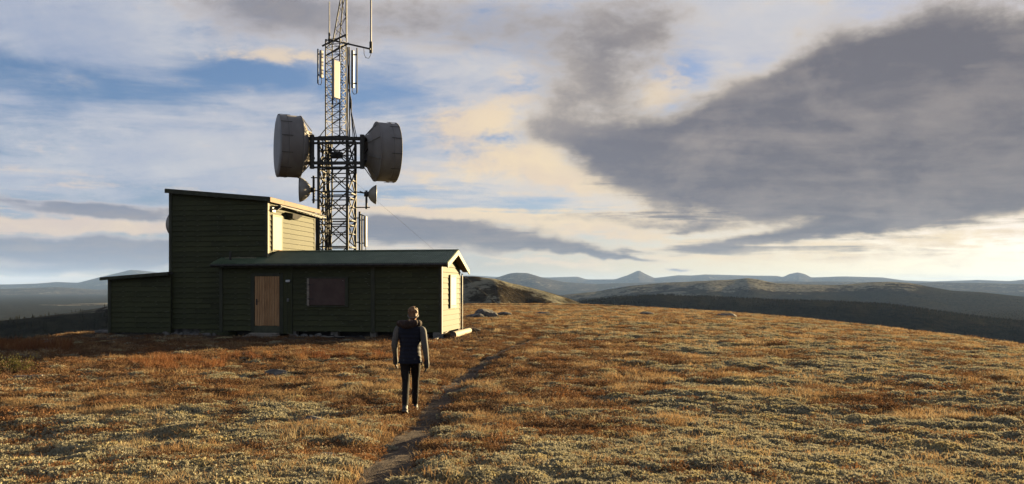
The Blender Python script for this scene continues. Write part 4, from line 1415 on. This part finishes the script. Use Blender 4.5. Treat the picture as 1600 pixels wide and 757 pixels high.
def scatter(name, protos, pts, rot, scl, idx, kind='stuff'):
    """one object whose points carry the prototypes (geometry nodes)"""
    coll = bpy.data.collections.new(name + '_kinds')
    for i, o in enumerate(protos):
        o.name = '%s_%02d' % (name, i); coll.objects.link(o)
    me = bpy.data.meshes.new(name)
    n = len(pts)
    me.vertices.add(n); me.vertices.foreach_set('co', np.asarray(pts, np.float32).ravel())
    for nm, ty, arr, key in (('rot', 'FLOAT_VECTOR', rot, 'vector'), ('scl', 'FLOAT_VECTOR', scl, 'vector'), ('idx', 'INT', idx, 'value')):
        at = me.attributes.new(nm, ty, 'POINT')
        at.data.foreach_set(key, np.asarray(arr, np.int32 if ty == 'INT' else np.float32).ravel())
    me.update()
    o = link(bpy.data.objects.new(name, me)); o['kind'] = kind
    ng = bpy.data.node_groups.new(name + '_nodes', 'GeometryNodeTree')
    ng.interface.new_socket('Geometry', in_out='INPUT', socket_type='NodeSocketGeometry')
    ng.interface.new_socket('Geometry', in_out='OUTPUT', socket_type='NodeSocketGeometry')
    N, Lk = ng.nodes, ng.links
    gi, go = N.new('NodeGroupInput'), N.new('NodeGroupOutput')
    ci = N.new('GeometryNodeCollectionInfo'); ci.inputs['Collection'].default_value = coll
    ci.inputs['Separate Children'].default_value = True; ci.inputs['Reset Children'].default_value = True
    ip = N.new('GeometryNodeInstanceOnPoints'); ip.inputs['Pick Instance'].default_value = True

    def na(nm, ty):
        a = N.new('GeometryNodeInputNamedAttribute'); a.data_type = ty; a.inputs['Name'].default_value = nm
        return a.outputs['Attribute']
    er = N.new('FunctionNodeEulerToRotation')
    Lk.new(gi.outputs[0], ip.inputs['Points']); Lk.new(ci.outputs[0], ip.inputs['Instance'])
    Lk.new(na('idx', 'INT'), ip.inputs['Instance Index'])
    Lk.new(na('rot', 'FLOAT_VECTOR'), er.inputs[0]); Lk.new(er.outputs[0], ip.inputs['Rotation'])
    Lk.new(na('scl', 'FLOAT_VECTOR'), ip.inputs['Scale'])
    Lk.new(ip.outputs[0], go.inputs[0])
    md = o.modifiers.new('plants', 'NODES'); md.node_group = ng
    return o


def hut_clear(x, y, m=0.15):
    uu = (x - PR[0]) * UX + (y - PR[1]) * UY; vv = (x - PR[0]) * VX + (y - PR[1]) * VY
    inside = ((uu > -9.1 - m) & (uu < 0.1 + m) & (vv > -0.2 - m) & (vv < 3.5 + m)) | ((uu > -14.3 - m) & (uu < -7.2) & (vv > 0.3 - m) & (vv < 5.5 + m))
    return ~inside


def sector(rng, r0, r1, dens, half=44.0):
    """random points in a fan before the camera"""
    area = math.radians(half) * (r1 * r1 - r0 * r0)
    n = int(area * dens)
    r = np.sqrt(rng.uniform(r0 * r0, r1 * r1, n)); a = np.radians(rng.uniform(-half, half, n))
    return r * np.sin(a), r * np.cos(a)


def plant_all():
    rng = np.random.default_rng(5)
    bands = [(2.5, 9, 120, 1.0), (9, 16, 75, 1.15), (16, 26, 36, 1.4), (26, 42, 15, 1.8), (42, 75, 5.0, 2.5), (75, 160, 1.2, 3.8)]
    X_, Y_, S_ = [], [], []
    for (r0, r1, d, s) in bands:
        x, y = sector(rng, r0, r1, d); X_.append(x); Y_.append(y); S_.append(np.full(len(x), s))
    x, y, s = np.concatenate(X_), np.concatenate(Y_), np.concatenate(S_)
    z, wood, pale, bog, lich, trod, pad, near = terrain(x, y)
    ok = hut_clear(x, y) & ((trod < .45 + .5 * rng.uniform(size=len(x))) | (rng.uniform(size=len(x)) < .02)) & (rng.uniform(size=len(x)) > pad * .72)
    x, y, z, s, lich, pad, trod = (q[ok] for q in (x, y, z, s, lich, pad, trod))
    r = np.hypot(x, y)
    gz_ = fbm(x / 1.7, y / 1.3, 3, 201); hz_ = fbm(x / 1.2, y / .9, 3, 211)
    u = rng.uniform(size=len(x))
    warm = sstep(-.2, .35, gz_)
    p_l = .10 + .66 * lich; p_g = (.30 + .58 * warm) * (1 - .45 * lich)
    rusty = sstep(13, 22, r) * sstep(6, 0, x) * sstep(48, 34, r)
    p_g = p_g * (1 - .45 * rusty); p_l = p_l * (1 - .5 * rusty)
    kind = np.where(u < p_l * .9, 1, np.where(u < p_l * .9 + p_g, 0, 2))
    kind = np.where((kind == 0) & (gz_ < -.25), 2, kind)
    for k, nm, lab in ((0, 'dry_grass', None), (1, 'lichen_cushions', None), (2, 'heather_scrub', None)):
        sel = kind == k
        n = int(sel.sum())
        sc = s[sel] * rng.uniform(.65, 1.35, n)
        rot = np.stack([rng.uniform(-.15, .15, n), rng.uniform(-.15, .15, n), rng.uniform(0, 6.28, n)], -1)
        vert = sc * rng.uniform(.8, 1.2, n)
        if k == 0: vert = vert * (.70 + .45 * sstep(0, .5, gz_[sel])) / np.sqrt(s[sel])
        else: vert = vert / s[sel] ** .6
        pts = np.stack([x[sel], y[sel], z[sel] - .008], -1)
        scl = np.stack([sc, sc, vert], -1)
        rg = np.random.default_rng(70 + k)
        if k == 0: pr = [proto(nm, grass_proto(rg, 46, .13, .085, .9, .0028), nm) for _ in range(5)]
        elif k == 1: pr = [proto(nm, lichen_proto(rg, 190, .15, .05), 'reindeer_lichen') for _ in range(5)]
        else: pr = [proto(nm, heath_proto(rg, 130, .15, .075), 'dwarf_heath') for _ in range(5)]
        scatter(nm, pr, pts, rot, scl, rng.integers(0, 5, n))
    # taller rust-coloured scrub: along the left edge and below the tall hut
    xs, ys, ss = [], [], []
    def strip(px0, px1, py0, py1, n, s0):
        qx, qy = rng.uniform(px0, px1, n), rng.uniform(py0, py1, n)
        Yv = np.full(n, 20.0); zv = np.full(n, -1.9)
        for _ in range(8):
            Yv = .5 * Yv + .5 * (-zv * F / (qy - PY0)); zv = terrain((qx - PX0) / F * Yv, Yv)[0]
        xs.extend((qx - PX0) / F * Yv); ys.extend(Yv); ss.extend(s0 * rng.uniform(.7, 1.3, n))
    strip(-60, 108, 541, 549, 90, 1.3)
    strip(205, 345, 564, 580, 60, .85)
    strip(330, 640, 556, 566, 70, .7)
    xs, ys, ss = np.array(xs), np.array(ys), np.array(ss)
    zz = terrain(xs, ys)[0]; n = len(xs)
    rg = np.random.default_rng(90)
    pr = [proto('rust_scrub', grass_proto(rg, 60, .16, .26, .45, .005), 'rust_twigs') for _ in range(4)]
    scatter('rust_scrub', pr, np.stack([xs, ys, zz - .02], -1), np.stack([np.zeros(n), np.zeros(n), rng.uniform(0, 6.28, n)], -1),
            np.stack([ss, ss, ss], -1), rng.integers(0, 4, n))
    # far woods
    xs, ys = [], []
    for (a0, a1, r0, r1, n) in ((4, 44, 380, 1400, 34000), (-44, -16, 380, 800, 9000), (-10, 6, 480, 1200, 4000), (14, 44, 1300, 2900, 22000)):
        a = np.radians(rng.uniform(a0, a1, n)); q = np.sqrt(rng.uniform(r0 * r0, r1 * r1, n))
        xs.append(q * np.sin(a)); ys.append(q * np.cos(a))
    x, y = np.concatenate(xs), np.concatenate(ys)
    z, wood, pale, bog, *_ = terrain(x, y)
    keep = wood + .5 * fbm(x / 60, y / 60, 3, 301) > .55
    x, y, z = x[keep], y[keep], z[keep]; n = len(x)
    s = rng.uniform(.35, .95, n) * np.where(x < -60, .38, .62)
    rg = np.random.default_rng(95)
    pr = [proto('conifer_wood', tree_proto(rg, rg.uniform(5.5, 8), rg.uniform(1.0, 1.8)), 'conifer') for _ in range(5)]
    scatter('conifer_wood', pr, np.stack([x, y, z - .2], -1), np.stack([np.zeros(n), np.zeros(n), rng.uniform(0, 6.28, n)], -1), np.stack([s * 1.1, s * 1.1, s], -1), rng.integers(0, 5, n))


plant_all()


def build_bush():
    x, y = gpt(14, 588)
    b = empty('willow_bush', (x, y, ground_z(x, y)), 0, 'low yellow-green bush at the left edge of the picture', 'bush')
    rg = np.random.default_rng(3); st = MB(); lv = MB()
    for k in range(34):
        a = rg.uniform(0, 6.28); l = rg.uniform(.18, .42); q = rg.uniform(.2, .9)
        tip = Vector((math.cos(a) * q * .75, math.sin(a) * q * .6, l))
        mid = tip * .5 + Vector((0, 0, .1))
        st.tube([(0.05 * math.cos(a), .05 * math.sin(a), -.05), mid, tip], [.010, .007, .003], 4, False)
        for j in range(34):
            p = mid.lerp(tip, rg.uniform(-.4, 1.05)) + Vector(rg.normal(size=3) * .06)
            d = Vector(rg.normal(size=3)).normalized(); e = d.cross(Vector(rg.normal(size=3))).normalized(); s = rg.uniform(.012, .022)
            lv.add([p - d * s, p + e * s * .5, p + d * s, p - e * s * .5], [(0, 1, 2, 3)])
    st.build('stems', M['twig'], b); lv.build('foliage', M['willow_leaf'], b)


build_bush()

# ------------------------------------------------------------------ the walker
def person_mats():
    simple('skin', (.20, .105, .07), (.25, .135, .09), 4, .55)
    simple('hair', (.070, .034, .016), (.165, .088, .038), 30, .6, stretch=(1, 1, .25), bump=.5)
    simple('vest_navy', (.0045, .006, .013), (.008, .0105, .021), 6, .7, bump=.15, spec=.15)
    simple('sleeve_grey', (.055, .054, .052), (.085, .083, .079), 14, .8, bump=.2)
    simple('hood_brown', (.016, .010, .009), (.034, .020, .016), 20, .9, bump=.4)
    simple('trouser_black', (.007, .006, .007), (.014, .012, .012), 9, .85, bump=.2, spec=.12)
    simple('glove_black', (.012, .010, .010), (.022, .019, .018), 9, .7)
    simple('shoe_grey', (.014, .016, .018), (.032, .034, .038), 8, .6)
    simple('shoe_sole', (.045, .045, .042), (.075, .072, .068), 8, .6)
    simple('headband_pale', (.085, .08, .075), (.12, .115, .105), 12, .8)


person_mats()


def loft(mb, rings, n=18):
    """rings: (centre, rx, ry[, tilt about x]) joined bottom to top"""
    vs = []
    for rg in rings:
        c, rx, ry = rg[:3]; tx = rg[3] if len(rg) > 3 else 0.0
        for k in range(n):
            a = 2 * math.pi * k / n
            p = Vector((rx * math.cos(a), ry * math.sin(a), 0))
            if tx: p = Matrix.Rotation(tx, 3, 'X') @ p
            vs.append(Vector(c) + p)
    fs = [(i * n + k, i * n + (k + 1) % n, (i + 1) * n + (k + 1) % n, (i + 1) * n + k) for i in range(len(rings) - 1) for k in range(n)]
    fs += [tuple(range(n))[::-1], tuple(range((len(rings) - 1) * n, len(rings) * n))]
    mb.add(vs, fs, True)


def limb(mb, pts, rad, n=14):
    """tube with rounded ends that follows the joints"""
    P = [Vector(p) for p in pts]; out = []; rr = []
    for i in range(len(P) - 1):
        for k in range(6):
            f = k / 6.0
            out.append(P[i].lerp(P[i + 1], f)); rr.append(rad[i] + (rad[i + 1] - rad[i]) * (f * f * (3 - 2 * f)))
    out.append(P[-1]); rr.append(rad[-1])
    for _ in range(2):
        out = [out[0]] + [(out[i - 1] + out[i] * 2 + out[i + 1]) / 4 for i in range(1, len(out) - 1)] + [out[-1]]
    a, b = (out[0] - out[1]).normalized(), (out[-1] - out[-2]).normalized()
    out = [out[0] + a * rr[0] * .7] + out + [out[-1] + b * rr[-1] * .7]; rr = [rr[0] * .45] + rr + [rr[-1] * .45]
    mb.tube(out, rr, n)


def ball(mb, c, r, n=14):
    c = Vector(c); m = 9
    r = Vector(r) if not isinstance(r, (int, float)) else Vector((r, r, r))
    rings = []
    for i in range(m + 1):
        t = math.pi * (i + .02) / (m + .04) - math.pi / 2
        rings.append((c + Vector((0, 0, r.z * math.sin(t))), max(.002, r.x * math.cos(t)), max(.002, r.y * math.cos(t))))
    loft(mb, rings, n)


def solid(mb, name, mat, parent, vox, smooth=6, extra=None):
    """weld the overlapping lofts into one continuous skin"""
    o = mb.build(name, M[mat], parent)
    md = o.modifiers.new('weld', 'REMESH'); md.mode = 'VOXEL'; md.voxel_size = vox; md.use_smooth_shade = True
    if smooth:
        sm = o.modifiers.new('smooth', 'SMOOTH'); sm.factor = .5; sm.iterations = smooth
    return o


def build_person():
    px, py = -1.60, 12.40
    gzp = ground_z(px, py) - 0.0
    hgt = (PY0 - 481) / F * 12.44 - gzp            # crown height above the ground
    t = empty('person', (px, py, gzp), R(2), 'person seen from behind in navy vest, grey sleeves and black trousers', 'person')
    k = hgt / 1.62
    t.scale = (k, k, k)
    gl = ground_z(px - .05, py - .3) - gzp; gr_ = ground_z(px + .07, py + .38) - gzp
    hipL, hipR = Vector((-.078, 0, .835)), Vector((.078, 0, .85))
    aL, aR = Vector((-.050, -.30, .115 + gl)), Vector((.045, .34, .085 + gr_))
    kL, kR = Vector((-.064, -.03, .46)), Vector((.062, .22, .46))
    shL, shR = Vector((-.185, .02, 1.30)), Vector((.185, -.02, 1.285))
    eL, eR = Vector((-.248, -.01, 1.05)), Vector((.232, -.07, 1.035))
    wL, wR = Vector((-.240, .10, .84)), Vector((.256, -.02, .795))
    hd = Vector((.040, .045, 1.505))
    # body: one skin from crown to ankles
    b = MB()
    loft(b, [((0, 0, .78), .11, .085), ((0, 0, .86), .135, .098), ((0, 0, .96), .125, .09), ((0, .0, 1.06), .130, .095), ((0, 0, 1.18), .155, .105), ((0, 0, 1.28), .165, .095), ((.003, .004, 1.335), .12, .075), ((.012, .012, 1.37), .062, .06), ((.025, .025, 1.42), .052, .055), ((.034, .035, 1.46), .05, .055)])
    ball(b, hd + Vector((0, -.008, .018)), (.072, .088, .100))
    loft(b, [(hd + Vector((0, .045, -.105)), .022, .02), (hd + Vector((0, .035, -.085)), .040, .045), (hd + Vector((0, .022, -.04)), .056, .064), (hd + Vector((0, .012, .01)), .064, .076)])
    ball(b, hd + Vector((.0, .095, -.018)), (.013, .02, .022), 10)                       # nose
    ball(b, hd + Vector((.0, .080, -.062)), (.024, .012, .008), 10)                      # lips
    for s in (-1, 1):
        ball(b, hd + Vector((s * .071, .0, -.01)), (.010, .018, .030), 10)               # ears
        ball(b, hd + Vector((s * .028, .076, .022)), (.018, .010, .008), 10)             # brow
    for (sh, e, w, sg) in ((shL, eL, wL, -1), (shR, eR, wR, 1)):
        limb(b, [sh * .0 + Vector((sh.x * .75, sh.y, 1.29)), sh, e, w], [.045, .047, .036, .024])
        hand_dir = Vector((sg * -.01, .04, -1)).normalized()
        palm = w + hand_dir * .05
        limb(b, [w, palm, w + hand_dir * .085], [.022, .028, .026])
        for f in range(4):
            y0 = -.024 + f * .016; ln = (.045, .055, .058, .048)[f]
            p0 = w + hand_dir * .085 + Vector((0, y0, 0))
            limb(b, [p0, p0 + hand_dir * ln * .55 + Vector((-sg * .004, .002, 0)), p0 + hand_dir * ln + Vector((-sg * .022, .004, 0))], [.0075, .007, .006], 8)
        p0 = w + hand_dir * .03 + Vector((0, .022, 0))
        limb(b, [p0, p0 + Vector((-sg * .006, .026, -.03)), p0 + Vector((-sg * .014, .030, -.062))], [.011, .010, .008], 8)
    for (h, kn, a) in ((hipL, kL, aL), (hipR, kR, aR)):
        limb(b, [h, kn, a], [.060, .040, .028])
    for (a, lift) in ((aL, 1), (aR, 0)):
        limb(b, [a + Vector((0, -.03, -.06 + .0 * lift)), a + Vector((0, .08, -.075)), a + Vector((0, .16, -.085))], [.032, .034, .022])
    solid(b, 'body', 'skin', t, .011, 3)
    # eyes
    # trousers
    q = MB()
    loft(q, [((0, 0, .74), .150, .115), ((0, -.005, .82), .168, .128), ((0, -.005, .90), .160, .122), ((0, 0, .98), .145, .108)])
    for (h, kn, a, s) in ((hipL, kL, aL, -1), (hipR, kR, aR, 1)):
        fwd = (a - kn).normalized()
        limb(q, [h + Vector((s * .0, 0, .0)), h.lerp(kn, .5) + Vector((s * .004, .008, 0)), kn, kn.lerp(a, .55) + Vector((0, -.015, 0)), a + Vector((0, -.005, .015))], [.094, .076, .059, .053, .046])
        for j in range(3):      # folds
            c = kn.lerp(a, .45 + .2 * j) + Vector((0, -.012, 0))
            ball(q, c, (.062 - .004 * j, .062 - .004 * j, .012), 12)
    solid(q, 'trousers', 'trouser_black', t, .010, 4)
    # grey sleeves
    for (sh, e, w, sg) in ((shL, eL, wL, -1), (shR, eR, wR, 1)):
        q = MB()
        limb(q, [sh + Vector((-sg * .04, 0, .005)), sh + Vector((sg * .006, 0, -.015)), e, w + Vector((0, 0, .02))], [.056, .062, .050, .039])
        for j in range(4):
            c = sh.lerp(e, .55 + .2 * j) if j < 2 else e.lerp(w, .15 + .3 * (j - 2)); ball(q, c, (.056 - .003 * j, .056 - .003 * j, .010), 12)
        solid(q, 'sleeve', 'sleeve_grey', t, .009, 3)
        g = MB()
        hand_dir = Vector((sg * -.01, .04, -1)).normalized()
        limb(g, [w + Vector((0, 0, .03)), w + hand_dir * .05, w + hand_dir * .10], [.036, .043, .038])
        for f in range(4):
            y0 = -.030 + f * .020; ln = (.066, .080, .084, .070)[f]
            p0 = w + hand_dir * .095 + Vector((0, y0, 0))
            limb(g, [p0, p0 + hand_dir * ln * .55 + Vector((-sg * .006, .002, 0)), p0 + hand_dir * ln + Vector((-sg * .028, .004, 0))], [.0125, .0118, .0105], 8)
        p0 = w + hand_dir * .03 + Vector((0, .030, 0))
        limb(g, [p0, p0 + Vector((-sg * .006, .032, -.03)), p0 + Vector((-sg * .016, .036, -.068))], [.015, .014, .012], 8)
        solid(g, 'glove', 'glove_black', t, .0055, 2)
    # quilted vest, hem to collar
    prof = [(.765, .170, .138), (.80, .172, .140), (.86, .168, .136), (.94, .158, .128), (1.02, .154, .124), (1.10, .164, .128), (1.18, .178, .132), (1.25, .188, .130), (1.30, .186, .122), (1.335, .165, .110), (1.36, .120, .095), (1.385, .10, .09)]
    zs = [p[0] for p in prof]; rings = []
    z = zs[0]
    while z <= zs[-1] + 1e-6:
        rx = np.interp(z, zs, [p[1] for p in prof]); ry = np.interp(z, zs, [p[2] for p in prof])
        puff = .0055 * abs(math.sin(math.pi * (z - .765) / .062)) if .80 < z < 1.33 else .003
        rings.append(((.004 * (z - .77), -.004 + .012 * max(0, z - 1.2), z), rx + puff, ry + puff))
        z += .0103
    q = MB(); loft(q, rings, 40)
    v = q.build('vest', M['vest_navy'], t)
    MB().tube([(.185 * math.cos(a), .146 * math.sin(a) - .004, .768) for a in [2 * math.pi * j / 36 for j in range(37)]], .010, 8, False).build('hem', M['vest_navy'], v)
    # little round emblem low on the right of the back
    MB().tube([(.085 + .013 * math.cos(a), -.142, .835 + .013 * math.sin(a)) for a in [2 * math.pi * j / 20 for j in range(21)]], .0014, 5, False).build('emblem', M['headband_pale'], v)
    # hood lying over the shoulders
    q = MB()
    ring = [(.150 * math.cos(a) - .012, .100 * math.sin(a) - .015, 1.375 + .018 * math.sin(a + 2.2) - .012 * math.cos(a)) for a in [2 * math.pi * j / 24 for j in range(24)]]
    for j in range(24):
        a_, b_ = Vector(ring[j]), Vector(ring[(j + 1) % 24]); wob = .048 + .010 * math.sin(j * 2.3)
        limb(q, [a_, b_], [wob, wob], 10)
    ball(q, (-.035, -.105, 1.355), (.125, .062, .062)); ball(q, (-.09, -.05, 1.38), (.075, .07, .050))
    solid(q, 'hood', 'hood_brown', t, .010, 5)
    # hair and headband
    h = MB()
    ball(h, hd + Vector((0, -.016, .036)), (.080, .094, .096), 20)
    ball(h, hd + Vector((.0, -.055, -.01)), (.066, .055, .065), 16)
    rg = random.Random(5)
    for _ in range(60):
        a, e = rg.uniform(0, 6.28), rg.uniform(.1, 1.4)
        d = Vector((math.cos(a) * math.cos(e) * .080, math.sin(a) * math.cos(e) * .092 - .016, math.sin(e) * .094 + .036))
        if d.y > .07: continue
        ball(h, hd + d, (rg.uniform(.009, .016), rg.uniform(.009, .016), rg.uniform(.008, .014)), 8)
    hair = solid(h, 'hair', 'hair', t, .006, 1)
    hb = MB(); pts = [(hd.x + .081 * math.cos(a), hd.y - .008 + .092 * math.sin(a), hd.z + .004 + .028 * math.sin(a)) for a in [2 * math.pi * j / 30 for j in range(31)]]
    for dz in (-.006, .006):
        hb.tube([(x, y, z + dz - .012) for x, y, z in pts], .0075, 8, False)
    hb.build('headband', M['headband_pale'], t)
    for s in (-1, 1):
        e = MB(); ball(e, hd + Vector((s * .028, .082, .008)), (.010, .006, .006), 10); e.build('eye', M['glove_black'], t)
    # shoes
    for (a, rear) in ((aL, True), (aR, False)):
        q = MB()
        pitch = R(-20) if rear else 0.0
        Rm = Matrix.Rotation(pitch, 3, 'X')
        def S(v): return a + Rm @ Vector(v)
        base = -.085 if not rear else -.085
        limb(q, [S((0, -.05, base + .05)), S((0, .04, base + .045)), S((0, .125, base + .032)), S((0, .165, base + .026))], [.043, .044, .040, .026])
        limb(q, [S((0, -.02, base + .06)), S((0, -.01, .015))], [.042, .044])
        sh = solid(q, 'shoe', 'shoe_grey', t, .007, 3)
        q = MB(); vs = []
        out = [(-.036, -.085), (.036, -.085), (.043, -.03), (.041, .06), (.046, .12), (.034, .175), (0, .195), (-.034, .175), (-.046, .12), (-.041, .06), (-.043, -.03)]
        m = len(out)
        for z in (base, base + .026):
            vs += [S((x, y, z)) for x, y in out]
        q.add(vs, [tuple(range(m))[::-1], tuple(range(m, 2 * m))] + [(i, (i + 1) % m, m + (i + 1) % m, m + i) for i in range(m)])
        q.build('sole', M['shoe_sole'], sh)


build_person()


# ------------------------------------------------------------------ air
def build_haze():
    mb = MB().box(-34000, 34000, -9000, 34000, -175, 420)
    me = mb.mesh('haze', None)
    m = bpy.data.materials.new('thin_haze'); m.use_nodes = True
    nt = m.node_tree; nt.nodes.clear()
    out = nt.nodes.new('ShaderNodeOutputMaterial')
    v = nt.nodes.new('ShaderNodeVolumePrincipled')
    v.inputs['Color'].default_value = (.30, .48, .90, 1)
    v.inputs['Density'].default_value = HAZE
    v.inputs['Anisotropy'].default_value = 0.0
    nt.links.new(v.outputs[0], out.inputs['Volume'])
    me.materials.append(m)
    o = link(bpy.data.objects.new('haze', me)); o['kind'] = 'stuff'


HAZE = 2.8e-5
build_haze()
